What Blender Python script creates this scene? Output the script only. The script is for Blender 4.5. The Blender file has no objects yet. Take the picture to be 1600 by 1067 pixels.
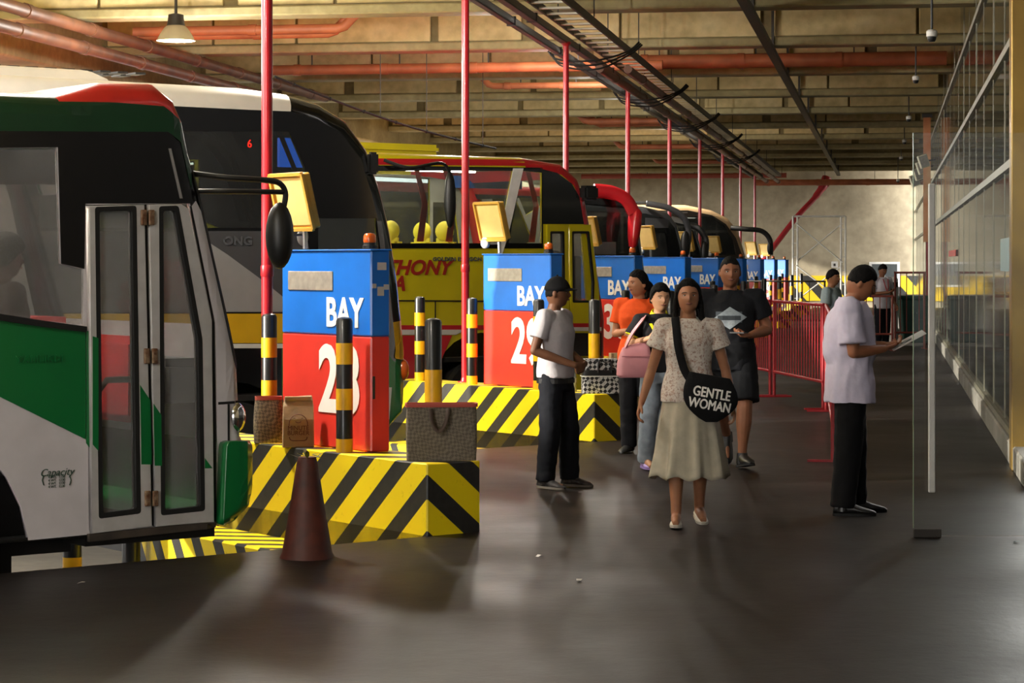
import bpy, bmesh, math, random
from mathutils import Vector, Matrix, noise as mnoise
random.seed(7)
R = math.radians
SC = bpy.context.scene
COL = SC.collection

# ------------------------------------------------------------------ camera, sky, sun, exposure
FPX, CAMH, HZY = 3605.0, 1.70, 410.0           # focal length in pixels, eye height, horizon row
cam = bpy.data.cameras.new('camera'); cam.sensor_width = 36.0; cam.lens = FPX/1600*36.0
cam.shift_y = -(533.5-HZY)/1600.0; cam.clip_end = 600
camo = bpy.data.objects.new('camera', cam); COL.objects.link(camo)
camo.location = (0, 0, CAMH); camo.rotation_euler = (R(90), 0, 0); SC.camera = camo

W = bpy.data.worlds.new('sky'); SC.world = W; W.use_nodes = True
_nt = W.node_tree; _nt.nodes.clear()
_bg = _nt.nodes.new('ShaderNodeBackground'); _bg.inputs[0].default_value = (1.0, 0.97, 0.93, 1); _bg.inputs[1].default_value = 6.0
_ow = _nt.nodes.new('ShaderNodeOutputWorld'); _nt.links.new(_bg.outputs[0], _ow.inputs[0])

sun = bpy.data.lights.new('sun', 'SUN'); sun.energy = 4.5; sun.angle = R(1.5); sun.color = (1.0, 0.93, 0.82)
suno = bpy.data.objects.new('sun', sun); COL.objects.link(suno)
suno.rotation_euler = Vector((0.93, 0.26, -0.26)).to_track_quat('-Z', 'Y').to_euler()

SC.view_settings.view_transform = 'Standard'; SC.view_settings.look = 'None'
SC.view_settings.gamma = 1.0; SC.view_settings.use_curve_mapping = False
SC.view_settings.exposure = 0.75
SC.cycles.max_bounces = 8; SC.cycles.diffuse_bounces = 4; SC.cycles.glossy_bounces = 4
SC.cycles.transparent_max_bounces = 16; SC.cycles.use_denoising = True
SC.cycles.caustics_reflective = False; SC.cycles.caustics_refractive = False
SC.cycles.sample_clamp_indirect = 6.0

# ------------------------------------------------------------------ frames of the place
ANG = R(53)
D = Vector((math.sin(ANG), math.cos(ANG), 0)); P = Vector((-math.cos(ANG), math.sin(ANG), 0))   # bus heading, its left
BROT = math.pi/2-ANG
AIS = math.atan2(585, FPX)                       # aisle heading, to the right of the view axis
ROAD = -0.5
C0 = Vector((-0.528, 14.32, 0))
def C(k):
    return C0+Vector((1.2268*k+(0.08 if k else 0), 7.56*k, 0))
def bay(k, s, t, z=0.0):
    return C(k)+D*s+P*t+Vector((0, 0, z))
def side(k, x, y, t=0.3):                        # sight line meets the plane t of bay k: (s, z)
    c = C(k)+P*t; m = (x-800)/FPX
    s = (m*c.y-c.x)/(D.x-m*D.y)
    return (s, CAMH-(y-HZY)*(c.y+s*D.y)/FPX)
def face(k, x, y, s=0.0):                        # plane s of bay k: (t, z)
    c = C(k)+D*s; m = (x-800)/FPX
    t = (m*c.y-c.x)/(P.x-m*P.y)
    return (t, CAMH-(y-HZY)*(c.y+t*P.y)/FPX)
def at(x, y, Y):
    return Vector(((x-800)/FPX*Y, Y, CAMH-(y-HZY)*Y/FPX))
def uv(X, Y):                                    # world -> aisle frame (u across, v along)
    return (X*math.cos(AIS)-Y*math.sin(AIS), X*math.sin(AIS)+Y*math.cos(AIS))
def xy(u, v):
    return (u*math.cos(AIS)+v*math.sin(AIS), -u*math.sin(AIS)+v*math.cos(AIS))

# ------------------------------------------------------------------ materials
def lin(c):
    return c/12.92 if c <= 0.04045 else ((c+0.055)/1.055)**2.4
def col(h):
    if isinstance(h, str):
        h = h.lstrip('#'); return tuple(lin(int(h[i:i+2], 16)/255) for i in (0, 2, 4))
    return h
MATS = {}
def mat(name, c, rough=0.5, metal=0.0, var=0.12, scale=6.0, bump=0.0, spec=0.5, emit=None, es=0.0, coat=0.0, c2=None, detail=5.0):
    if name in MATS: return MATS[name]
    m = bpy.data.materials.new(name); m.use_nodes = True; nt = m.node_tree
    b = nt.nodes['Principled BSDF']; c = col(c)
    tc = nt.nodes.new('ShaderNodeTexCoord'); nz = nt.nodes.new('ShaderNodeTexNoise')
    nz.inputs['Scale'].default_value = scale; nz.inputs['Detail'].default_value = detail
    nt.links.new(tc.outputs['Object'], nz.inputs['Vector'])
    rmp = nt.nodes.new('ShaderNodeValToRGB'); rmp.color_ramp.elements[0].position = 0.3; rmp.color_ramp.elements[1].position = 0.72
    lo = col(c2) if c2 else tuple(x*(1-var) for x in c); hi = c if c2 else tuple(min(1, x*(1+var*0.6)) for x in c)
    rmp.color_ramp.elements[0].color = (*lo, 1); rmp.color_ramp.elements[1].color = (*hi, 1)
    nt.links.new(nz.outputs['Fac'], rmp.inputs[0]); nt.links.new(rmp.outputs[0], b.inputs['Base Color'])
    b.inputs['Roughness'].default_value = rough; b.inputs['Metallic'].default_value = metal
    b.inputs['Specular IOR Level'].default_value = spec; b.inputs['Coat Weight'].default_value = coat
    b.inputs['Coat Roughness'].default_value = 0.08
    if bump:
        bp = nt.nodes.new('ShaderNodeBump'); bp.inputs['Strength'].default_value = bump; bp.inputs['Distance'].default_value = 0.02
        nt.links.new(nz.outputs['Fac'], bp.inputs['Height']); nt.links.new(bp.outputs[0], b.inputs['Normal'])
    if emit:
        b.inputs['Emission Color'].default_value = (*col(emit), 1); b.inputs['Emission Strength'].default_value = es
    MATS[name] = m; return m
def nodes(name, rough=0.5):
    m = bpy.data.materials.new(name); m.use_nodes = True; MATS[name] = m
    return m, m.node_tree, m.node_tree.nodes['Principled BSDF']
def math_node(nt, op, a, b=None):
    n = nt.nodes.new('ShaderNodeMath'); n.operation = op
    for i, v in enumerate((a, b)):
        if v is None: continue
        if isinstance(v, (int, float)): n.inputs[i].default_value = v
        else: nt.links.new(v, n.inputs[i])
    return n.outputs[0]
def mix_col(nt, fac, a, b):
    n = nt.nodes.new('ShaderNodeMix'); n.data_type = 'RGBA'
    nt.links.new(fac, n.inputs[0])
    for i, v in ((6, a), (7, b)):
        if isinstance(v, tuple): n.inputs[i].default_value = (*v, 1)
        else: nt.links.new(v, n.inputs[i])
    return n.outputs[2]
def noise_out(nt, scale, detail=4.0, vec=None, rough=0.5):
    n = nt.nodes.new('ShaderNodeTexNoise'); n.inputs['Scale'].default_value = scale; n.inputs['Detail'].default_value = detail
    n.inputs['Roughness'].default_value = rough
    if vec is None:
        tc = nt.nodes.new('ShaderNodeTexCoord'); vec = tc.outputs['Object']
    nt.links.new(vec, n.inputs['Vector']); return n.outputs['Fac']
def ramp(nt, fac, stops):
    r = nt.nodes.new('ShaderNodeValToRGB'); el = r.color_ramp.elements
    while len(el) < len(stops): el.new(0.5)
    for e, (p, c) in zip(el, stops): e.position = p; e.color = (*col(c), 1)
    nt.links.new(fac, r.inputs[0]); return r.outputs[0]
def glass(name, tint=(0.75, 0.8, 0.78), dust=0.08, dustc=(0.5, 0.5, 0.48), thru=1.0, rough=0.02):
    if name in MATS: return MATS[name]
    m = bpy.data.materials.new(name); m.use_nodes = True; nt = m.node_tree; nt.nodes.clear()
    tr = nt.nodes.new('ShaderNodeBsdfTransparent'); tr.inputs[0].default_value = (*tint, 1)
    gl = nt.nodes.new('ShaderNodeBsdfGlossy'); gl.inputs['Roughness'].default_value = rough
    df = nt.nodes.new('ShaderNodeBsdfDiffuse'); df.inputs[0].default_value = (*dustc, 1)
    fr = nt.nodes.new('ShaderNodeFresnel'); fr.inputs[0].default_value = 1.5
    m1 = nt.nodes.new('ShaderNodeMixShader'); m2 = nt.nodes.new('ShaderNodeMixShader')
    nf = noise_out(nt, 3.0, 6.0); f2 = math_node(nt, 'MULTIPLY', nf, dust*2)
    nt.links.new(f2, m1.inputs[0]); nt.links.new(tr.outputs[0], m1.inputs[1]); nt.links.new(df.outputs[0], m1.inputs[2])
    nt.links.new(fr.outputs[0], m2.inputs[0]); nt.links.new(m1.outputs[0], m2.inputs[1]); nt.links.new(gl.outputs[0], m2.inputs[2])
    o = nt.nodes.new('ShaderNodeOutputMaterial'); nt.links.new(m2.outputs[0], o.inputs[0])
    MATS[name] = m; return m

# ------------------------------------------------------------------ mesh helpers
class MB:
    def __init__(s): s.v = []; s.f = []
    def add(s, vs, fs):
        n = len(s.v); s.v += [tuple(v) for v in vs]; s.f += [tuple(i+n for i in f) for f in fs]; return s
    def box(s, x0, x1, y0, y1, z0, z1, m=None):
        vs = [Vector((x, y, z)) for z in (z0, z1) for y in (y0, y1) for x in (x0, x1)]
        if m: vs = [m @ v for v in vs]
        return s.add(vs, [(0, 2, 3, 1), (4, 5, 7, 6), (0, 1, 5, 4), (2, 6, 7, 3), (0, 4, 6, 2), (1, 3, 7, 5)])
    def bar(s, a, b, w, h=None, up=(0, 0, 1)):
        a = Vector(a); b = Vector(b); h = h or w; d = (b-a).normalized(); u = Vector(up)
        if abs(d.dot(u)) > 0.99: u = Vector((1, 0, 0))
        x = d.cross(u).normalized()*w/2; y = x.cross(d).normalized()*h/2
        vs = [p+q for p in (a, b) for q in (-x-y, x-y, x+y, -x+y)]
        return s.add(vs, [(3, 2, 1, 0), (4, 5, 6, 7), (0, 1, 5, 4), (1, 2, 6, 5), (2, 3, 7, 6), (3, 0, 4, 7)])
    def tube(s, pts, r, n=10, cap=True, flat=None, up=(0, 0, 1)):
        pts = [Vector(p) for p in pts]; k = len(pts)
        rs = list(r) if isinstance(r, (list, tuple)) else [r]*k
        fl = flat or [1.0]*k if not isinstance(flat, (int, float)) else [flat]*k
        rings = []; u = Vector(up); prev = None
        for i, p in enumerate(pts):
            d = (pts[min(i+1, k-1)]-pts[max(i-1, 0)]).normalized()
            if prev is None:
                x = d.cross(u)
                if x.length < 1e-3: x = d.cross(Vector((1, 0, 0)))
            else:
                x = prev-d*prev.dot(d)
            x.normalize(); prev = x; y = d.cross(x).normalized()
            rings.append([p+x*rs[i]*math.cos(2*math.pi*j/n)+y*rs[i]*fl[i]*math.sin(2*math.pi*j/n) for j in range(n)])
        return s.rings(rings, cap)
    def rings(s, rings, cap=True, closed=True):
        n = len(rings[0]); vs = [v for r in rings for v in r]; fs = []
        for i in range(len(rings)-1):
            for j in range(n if closed else n-1):
                a = i*n+j; b = i*n+(j+1) % n; fs.append((a, b, b+n, a+n))
        if cap:
            fs.append(tuple(range(n-1, -1, -1))); fs.append(tuple(range((len(rings)-1)*n, len(rings)*n)))
        return s.add(vs, fs)
    def lathe(s, prof, n=20, c=(0, 0, 0), axis='z', cap=True):
        rg = []
        for r, h in prof:
            ring = []
            for j in range(n):
                a = 2*math.pi*j/n; x, y = max(r, 1e-4)*math.cos(a), max(r, 1e-4)*math.sin(a)
                v = {'z': (x, y, h), 'y': (x, h, -y), 'x': (h, x, y)}[axis]
                ring.append(Vector(c)+Vector(v))
            rg.append(ring)
        return s.rings(rg, cap)
    def ball(s, c, r, n=14, m=8, rot=None):
        r = Vector(r) if not isinstance(r, (int, float)) else Vector((r, r, r)); rg = []
        for i in range(m+1):
            a = math.pi*(i/m-0.5); ca = max(math.cos(a), 0.02)
            ring = []
            for j in range(n):
                b = 2*math.pi*j/n; v = Vector((r.x*ca*math.cos(b), r.y*ca*math.sin(b), r.z*math.sin(a)))
                if rot: v = rot @ v
                ring.append(Vector(c)+v)
            rg.append(ring)
        return s.rings(rg)
    def prism(s, poly, d, f):          # poly of 2D points, f(a, b, h) -> 3D, h in (0, d)
        n = len(poly); vs = [f(a, b, 0) for a, b in poly]+[f(a, b, d) for a, b in poly]
        return s.add(vs, [tuple(range(n-1, -1, -1)), tuple(range(n, 2*n))]+[(i, (i+1) % n, (i+1) % n+n, i+n) for i in range(n)])
    def mesh(s, name, smooth=False, bevel=0.0, seg=1, fix=True):
        me = bpy.data.meshes.new(name); me.from_pydata(s.v, [], s.f)
        bm = bmesh.new(); bm.from_mesh(me)
        if fix: bmesh.ops.recalc_face_normals(bm, faces=bm.faces)
        if bevel:
            ed = [e for e in bm.edges if len(e.link_faces) == 2 and e.calc_face_angle(0) > 0.6]
            bmesh.ops.bevel(bm, geom=ed, offset=bevel, segments=seg, affect='EDGES', clamp_overlap=True)
        bm.to_mesh(me); bm.free()
        if smooth: shade(me)
        return me
    def obj(s, name, m, parent=None, smooth=False, bevel=0.0, seg=1):
        return link(name, s.mesh(name, smooth, bevel, seg), m, parent)
def shade(me, ang=40):
    me.polygons.foreach_set('use_smooth', [True]*len(me.polygons))
    me.set_sharp_from_angle(angle=R(ang))
def link(name, me, m, parent=None):
    if m is not None:
        me.materials.clear(); me.materials.append(m)
    o = bpy.data.objects.new(name, me); COL.objects.link(o)
    if parent: o.parent = parent
    return o
def tag(o, label=None, cat=None, group=None, kind=None):
    for k, v in (('label', label), ('category', cat), ('group', group), ('kind', kind)):
        if v: o[k] = v
    return o
def thing(name, label, cat, loc=(0, 0, 0), rz=0.0, group=None):
    o = bpy.data.objects.new(name, None); o.empty_display_size = 0.1; COL.objects.link(o)
    o.location = loc; o.rotation_euler = (0, 0, rz); return tag(o, label, cat, group)
def struct(o, label=None):
    o['kind'] = 'structure'
    if label: o['label'] = label
    return o
def kids(o): return [c for c in bpy.data.objects if c.parent == o]
KID = {}
def dup(o, parent=None, loc=None, rz=None, label=None):
    c = o.copy(); COL.objects.link(c); c.parent = parent
    if loc is not None: c.location = loc
    if rz is not None: c.rotation_euler = (0, 0, rz)
    if label: c['label'] = label
    for ch in kids(o): dup(ch, c)
    return c
def curve_mesh(polys, depth, bevel=0.0):
    cu = bpy.data.curves.new('c', 'CURVE'); cu.dimensions = '2D'; cu.fill_mode = 'BOTH'; cu.extrude = depth/2
    if bevel: cu.bevel_depth = bevel; cu.bevel_resolution = 1; cu.offset = -bevel
    for pl in polys:
        sp = cu.splines.new('POLY'); sp.points.add(len(pl)-1); sp.use_cyclic_u = True
        for q, (a, b) in zip(sp.points, pl): q.co = (a, b, 0, 1)
    o = bpy.data.objects.new('c', cu); me = bpy.data.meshes.new_from_object(o)
    bpy.data.objects.remove(o); bpy.data.curves.remove(cu); return me
def plate(name, outer, holes, depth, m, parent, f, bevel=0.0):   # 2D outline with holes, f(a, b, h) -> local 3D
    me = curve_mesh([outer]+list(holes), depth, bevel)
    for v in me.vertices: v.co = f(v.co.x, v.co.y, v.co.z)
    bm = bmesh.new(); bm.from_mesh(me); bmesh.ops.remove_doubles(bm, verts=bm.verts, dist=1e-5); bmesh.ops.recalc_face_normals(bm, faces=bm.faces); bm.to_mesh(me); bm.free()
    return link(name, me, m, parent)
def text_mesh(body, size, depth=0.004, bold=0.0, sx=1.0, shear=0.0, space=1.0, align='CENTER', line=1.0):
    cu = bpy.data.curves.new('t', 'FONT'); cu.body = body; cu.size = size; cu.extrude = depth/2; cu.offset = bold
    cu.align_x = align; cu.align_y = 'CENTER'; cu.shear = shear; cu.space_character = space; cu.space_line = line; cu.resolution_u = 4
    o = bpy.data.objects.new('t', cu); me = bpy.data.meshes.new_from_object(o)
    bpy.data.objects.remove(o); bpy.data.curves.remove(cu)
    for v in me.vertices: v.co.x *= sx
    return me
def text(name, body, size, m, parent, f, **k):
    me = text_mesh(body, size, **k)
    for v in me.vertices: v.co = f(v.co.x, v.co.y, v.co.z)
    return link(name, me, m, parent)
def rrect(x0, y0, x1, y1, r, n=5):
    o = []
    for cx, cy, a0 in ((x1-r, y1-r, 0), (x0+r, y1-r, 90), (x0+r, y0+r, 180), (x1-r, y0+r, 270)):
        for i in range(n+1):
            a = R(a0+90*i/n); o.append((cx+r*math.cos(a), cy+r*math.sin(a)))
    return o
def round_poly(pts, r, n=4):
    o = []; k = len(pts)
    for i in range(k):
        p = Vector(pts[i]); a = Vector(pts[i-1])-p; b = Vector(pts[(i+1) % k])-p
        ra = min(r, a.length*0.45, b.length*0.45); a = p+a.normalized()*ra; b = p+b.normalized()*ra
        for j in range(n+1):
            u = j/n; q = a*(1-u)**2+p*2*u*(1-u)+b*u*u; o.append((q.x, q.y))
    return o
def smooth_path(pts, n=6):
    pts = [Vector(p) for p in pts]; o = []
    for i in range(len(pts)-1):
        p0, p1, p2, p3 = pts[max(i-1, 0)], pts[i], pts[i+1], pts[min(i+2, len(pts)-1)]
        for j in range(n):
            u = j/n
            o.append(0.5*(2*p1+(p2-p0)*u+(2*p0-5*p1+4*p2-p3)*u*u+(3*p1-p0-3*p2+p3)*u**3))
    o.append(pts[-1]); return o

# ------------------------------------------------------------------ shared materials
def concrete(name, stops, scale=1.2, rough=0.85, bump=0.25):
    m, nt, b = nodes(name); tc = nt.nodes.new('ShaderNodeTexCoord')
    n1 = noise_out(nt, scale, 8, tc.outputs['Object'], 0.6)
    c = ramp(nt, n1, stops); n2 = noise_out(nt, scale*12, 4, tc.outputs['Object'])
    dk = ramp(nt, n2, [(0.3, (0.78, 0.78, 0.78)), (0.7, (1, 1, 1))])
    mx = nt.nodes.new('ShaderNodeMix'); mx.data_type = 'RGBA'; mx.blend_type = 'MULTIPLY'; mx.inputs[0].default_value = 1
    nt.links.new(c, mx.inputs[6]); nt.links.new(dk, mx.inputs[7]); nt.links.new(mx.outputs[2], b.inputs['Base Color'])
    b.inputs['Roughness'].default_value = rough
    bp = nt.nodes.new('ShaderNodeBump'); bp.inputs['Strength'].default_value = bump; bp.inputs['Distance'].default_value = 0.03
    nt.links.new(n1, bp.inputs['Height']); nt.links.new(bp.outputs[0], b.inputs['Normal'])
    return m
M_CEIL = concrete('ceiling_concrete', [(0.3, '#a08d60'), (0.5, '#d0bd8c'), (0.75, '#e4d6ac')], 0.6)
M_CEILD = concrete('ceiling_joint_concrete', [(0.3, '#6a5e40'), (0.7, '#978860')], 0.8)
M_FLANGE = concrete('beam_flange_concrete', [(0.3, '#8c8058'), (0.7, '#bcb086')], 0.8)
M_WALLC = concrete('wall_concrete', [(0.3, '#857a64'), (0.5, '#a99d84'), (0.75, '#c2b69a')], 0.35)
M_CURB = concrete('curb_concrete', [(0.3, '#6f6a60'), (0.7, '#98928a')], 1.5)
M_ROAD = concrete('road_asphalt', [(0.3, '#3a3733'), (0.7, '#56514a')], 1.0)
def floor_mat():
    m, nt, b = nodes('platform_floor'); tc = nt.nodes.new('ShaderNodeTexCoord')
    n1 = noise_out(nt, 0.35, 6, tc.outputs['Object'], 0.6); n2 = noise_out(nt, 9, 5, tc.outputs['Object'], 0.7)
    c = ramp(nt, n1, [(0.3, '#181413'), (0.5, '#201b19'), (0.72, '#2c2522')])
    d = ramp(nt, n2, [(0.3, (0.62, 0.6, 0.58)), (0.6, (1, 1, 1))])
    mx = nt.nodes.new('ShaderNodeMix'); mx.data_type = 'RGBA'; mx.blend_type = 'MULTIPLY'; mx.inputs[0].default_value = 1
    nt.links.new(c, mx.inputs[6]); nt.links.new(d, mx.inputs[7]); nt.links.new(mx.outputs[2], b.inputs['Base Color'])
    rr = ramp(nt, n1, [(0.3, (0.36,)*3), (0.7, (0.56,)*3)]); b.inputs['Specular IOR Level'].default_value = 0.2
    nt.links.new(rr, b.inputs['Roughness'])
    bp = nt.nodes.new('ShaderNodeBump'); bp.inputs['Strength'].default_value = 0.25; bp.inputs['Distance'].default_value = 0.01
    nt.links.new(n2, bp.inputs['Height']); nt.links.new(bp.outputs[0], b.inputs['Normal'])
    return m
M_FLOOR = floor_mat()
M_BLACK = mat('black_plastic', '#121212', 0.45)
M_RUBBER = mat('black_rubber', '#0c0c0c', 0.75)
M_STEEL = mat('steel', '#b9b9b6', 0.3, 0.9)
M_DKSTEEL = mat('dark_steel', '#3a3632', 0.55, 0.3)
M_WHITE = mat('white_paint', '#d9d6d0', 0.5)
M_TRAY = mat('galvanised_tray', '#cfcabc', 0.5, 0.0)
M_PIPE = mat('orange_pipe', '#b0643e', 0.6, c2='#8a4a2c', scale=3)
M_PIPEB = mat('brown_pipe', '#7c5038', 0.5, c2='#54382a', scale=3)
M_REDP = mat('red_pole_paint', '#b3202a', 0.3, var=0.2, coat=0.3)
M_REDPD = mat('red_barrier_paint', '#991a24', 0.4, var=0.2)
M_ORANGE = mat('orange_lens', '#e0641a', 0.25, emit='#e0641a', es=0.0, coat=0.5)
def hazard(name, expr, c_y='#f2d516', c_b='#1d1d1d', period=0.42, start=0.28, frac=0.44, slope=1.2, rough=0.45):
    # diagonal black stripes on yellow paint: (x + y) + slope*z in the object's own frame
    m, nt, b = nodes(name); tc = nt.nodes.new('ShaderNodeTexCoord'); sp = nt.nodes.new('ShaderNodeSeparateXYZ')
    nt.links.new(tc.outputs['Object'], sp.inputs[0])
    q = {'x': sp.outputs[0], 'y': sp.outputs[1], 'xy': math_node(nt, 'ADD', sp.outputs[0], sp.outputs[1])}[expr]
    q = math_node(nt, 'ADD', q, math_node(nt, 'MULTIPLY', sp.outputs[2], slope))
    q = math_node(nt, 'FRACT', math_node(nt, 'ADD', math_node(nt, 'DIVIDE', math_node(nt, 'SUBTRACT', q, start), period), 40.0))
    q = math_node(nt, 'LESS_THAN', q, frac)
    nz = noise_out(nt, 14, 6, tc.outputs['Object'], 0.7)
    y = ramp(nt, nz, [(0.25, '#b89a10'), (0.4, c_y)]); k = ramp(nt, nz, [(0.3, c_b), (0.75, '#34322f')])
    nt.links.new(mix_col(nt, q, y, k), b.inputs['Base Color']); b.inputs['Roughness'].default_value = rough
    return m
M_HAZ = hazard('island_hazard_paint', 'xy')
M_HAZ2 = hazard('kerb_hazard_paint', 'xy', slope=-0.6, period=0.30, frac=0.42, start=0.0)
M_HAZW = hazard('wall_hazard_paint', 'x', slope=0.9, period=1.0, frac=0.45, start=0.2, c_y='#e0b81c')
# ------------------------------------------------------------------ the setting
def aframe(o):
    o.rotation_euler = (0, 0, -AIS); return o
# platform: saw-tooth edge along the bays
V_END = 88.0
poly = [C0-D*22, C0]
for k in range(0, 9):
    poly.append(C(k)+P*5.3 if k else C0+P*5.26)
    poly[-1] = C(k+1)-D*((C(k+1)-C(k)).dot(D))
    poly.append(C(k+1))
poly += [Vector((*xy(-2.7, V_END), 0)), Vector((*xy(6, V_END), 0)), Vector((*xy(6, -14), 0)), Vector((-18, -14, 0))]
me = curve_mesh([[(p.x, p.y) for p in poly]], 0.6)
for v in me.vertices: v.co.z = 0.0 if v.co.z > 0 else -0.6
struct(link('floor', me, M_FLOOR), 'dark grey concrete boarding platform with saw-tooth edge')
o = aframe(MB().box(-120, -0.5, -40, 130, -0.62, ROAD).obj('floor_road', M_ROAD)); struct(o, 'asphalt bus lane lower than the platform')

# ceiling slab and inverted-T beams across the aisle
o = aframe(MB().box(-13.2, 1.4, -14, V_END+0.5, 5.75, 6.0).obj('ceiling', M_CEIL)); struct(o, 'bare concrete ceiling slab')
NB = 0
panel_mesh = {}
def panel_me(w):
    key = round(w, 2)
    if key not in panel_mesh:
        panel_mesh[key] = MB().box(0, key, -0.03, 0.03, 0.01, 0.64).mesh('panel', bevel=0.012)
    return panel_mesh[key]
for i in range(-7, 11):
    v = 29.5+5.3*i
    t = aframe(MB().box(-12.2, 1.25, v-0.05, v+0.45, 4.95, 5.08).obj('beam', M_FLANGE, bevel=0.02)); t.name = 'trim_beam'
    struct(t, 'concrete ceiling beam with a projecting lower flange')
    aframe(MB().box(-12.2, 1.25, v+0.06, v+0.36, 5.08, 5.75).obj('web', M_CEILD)).name = 'web'
    w = bpy.data.objects[[q.name for q in COL.objects][-1]]; w.rotation_euler = (0, 0, 0); w.parent = t
    if 0 <= i <= 7:
        u = -12.1
        while u < 1.0:
            wd = random.choice((1.3, 1.7, 2.1)); wd = min(wd, 1.15-u)
            if wd < 0.3: break
            p = link('panel', panel_me(wd), None, t); p.location = (u, v+0.035, 5.085)
            if not p.data.materials: p.data.materials.append(M_CEIL)
            u += wd+random.choice((0.04, 0.12, 0.2))
# girder along the open left side
o = aframe(MB().box(-12.9, -12.2, -14, V_END, 4.6, 5.75).obj('trim_girder', M_FLANGE, bevel=0.03)); struct(o, 'deep concrete edge girder over the open side')
for i in range(5):
    o = aframe(MB().box(-13.0, -12.15, 16+i*17, 16.9+i*17, ROAD, 4.6).obj('trim_column', M_WALLC, bevel=0.05)); struct(o, 'concrete column under the edge girder')
# back wall behind the viewer, added out of view to cut rear light
o = aframe(MB().box(-3.2, 6, -14.3, -14, -0.6, 6).obj('wall_back', M_WALLC)); struct(o, 'unseen concrete wall added behind the viewer to cut rear light')
o = aframe(MB().box(-12.9, -12.6, -14, 8.5, -0.6, 4.6).obj('wall_left_sunblock', M_WALLC)); struct(o, 'unseen concrete wall added on the left to block low sun')  # added out of view, keeps low sun off the foreground floor
# far wall with painted hazard band
o = aframe(MB().box(-16, 6, V_END, V_END+0.3, -0.6, 6).obj('wall_far', M_WALLC)); struct(o, 'stained concrete end wall')
o = MB().box(0, 9, -0.06, 0, 0.25, 1.2).obj('trim_hazard_band', M_HAZW); o.location = (*xy(-4.4, V_END), 0); aframe(o); struct(o, 'yellow and black striped band along the foot of the end wall')
# right-hand glazed wall: curb, panes, mullions
UW = 1.066
wr = aframe(MB().box(UW-0.05, UW+0.35, 17.8, V_END, 0, 0.2).obj('wall_right', M_CURB, bevel=0.015)); struct(wr, 'glazed concourse wall on a low concrete curb')
def glazing():
    m, nt, b = nodes('dark_glazing')
    nz = noise_out(nt, 0.8, 5)
    c = ramp(nt, nz, [(0.3, '#2c302c'), (0.7, '#454a44')]); nt.links.new(c, b.inputs['Base Color'])
    b.inputs['Roughness'].default_value = 0.06; b.inputs['IOR'].default_value = 1.36
    return m
M_GLZ = glazing()
M_MULL = mat('mullion_bronze', '#8f8a78', 0.4, 0.5, var=0.2)
ZS = [0.22, 2.56, 3.61, 4.66, 5.75]; VS = [19.6+2.3*i for i in range(30)]
for i in range(29):
    for j in range(4):
        tl = random.uniform(-0.004, 0.004)
        p = MB().box(UW+0.02+tl, UW+0.03+tl, VS[i]+0.02, VS[i+1]-0.02, ZS[j]+0.03, ZS[j+1]-0.03).obj('pane', M_GLZ, wr)
for z in ZS[:4]:
    MB().box(UW-0.015, UW+0.08, 19.6, V_END, z-0.035, z+0.035).obj('mullion', M_MULL, wr)
for i, v in enumerate(VS):
    if i == 0: continue
    MB().box(UW+0.015, UW+0.08, v-0.02, v+0.02, 0.2, 5.75).obj('mullion', M_MULL, wr)
M_GOLD = mat('gold_frame', '#a08040', 0.28, 0.7, var=0.3, scale=2)
MB().box(UW-0.06, UW+0.1, 19.2, 19.55, 0.0, 5.75).obj('door_post', M_GOLD, wr, bevel=0.008)
# dark portal between post and the near end, its jamb
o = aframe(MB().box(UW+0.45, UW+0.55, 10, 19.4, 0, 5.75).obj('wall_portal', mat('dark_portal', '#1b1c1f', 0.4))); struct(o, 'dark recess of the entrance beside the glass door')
o = aframe(MB().box(UW+0.3, UW+3, -14, 10, 0, 5.75).obj('wall_right_near', M_WALLC)); struct(o, 'concourse wall nearer the viewer')
# ------------------------------------------------------------------ bay islands and what stands on them
ORD = ['nearest', 'second nearest', 'third nearest', 'fourth nearest', 'fifth nearest', 'sixth nearest', 'seventh nearest', 'eighth nearest', 'farthest']
NUM = [28, 29, 30, 31, 32, 33, 34, 35, 36]
WH = ['before the green and white bus', 'before the black coach', 'before the yellow and red bus', 'before the bus with red mirrors', 'before the dark grey coach', 'before the coach with black mirrors', 'before the beige coach', 'next beyond the beige coach', 'farthest along the row']
ISL_T, ISL_L = 0.41, 3.5
M_ITOP = mat('island_top_paint', '#b9a96a', 0.8, var=0.3)
for k in range(9):
    t = thing('bay_island', f'yellow and black striped concrete island {WH[k]}', 'traffic island', bay(k, 0, 0), BROT, 'striped bay islands')
    MB().box(0, ISL_T, 0, ISL_L, ROAD, 0.45).obj('body', M_HAZ, t, bevel=0.008)
    st = MB().box(-0.42, 0, 0.05, 3.0, ROAD, -0.17).obj('kerb_step', M_HAZ2, t, bevel=0.015)
M_BLUE = mat('cabinet_blue', '#1b6fd2', 0.35, var=0.12, scale=3, coat=0.25)
M_RED = mat('cabinet_red', '#d8392f', 0.35, var=0.12, scale=3, coat=0.25)
M_LET = mat('white_lettering', '#f2efe8', 0.5, var=0.04)
M_GPL = mat('grey_plate', '#9c968c', 0.5, 0.2, var=0.2, scale=20)
M_YPAN = mat('cream_panel', '#e2c176', 0.5, var=0.1)
M_YFRM = mat('yellow_frame', '#c79a3e', 0.45, var=0.15)
M_STK = mat('sticker_white', '#c9c3c0', 0.6)
CT0, CT1, CS, CZ0, CZM, CZ1 = 0.93, 2.05, 0.20, 0.45, 1.21, 1.78
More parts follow.
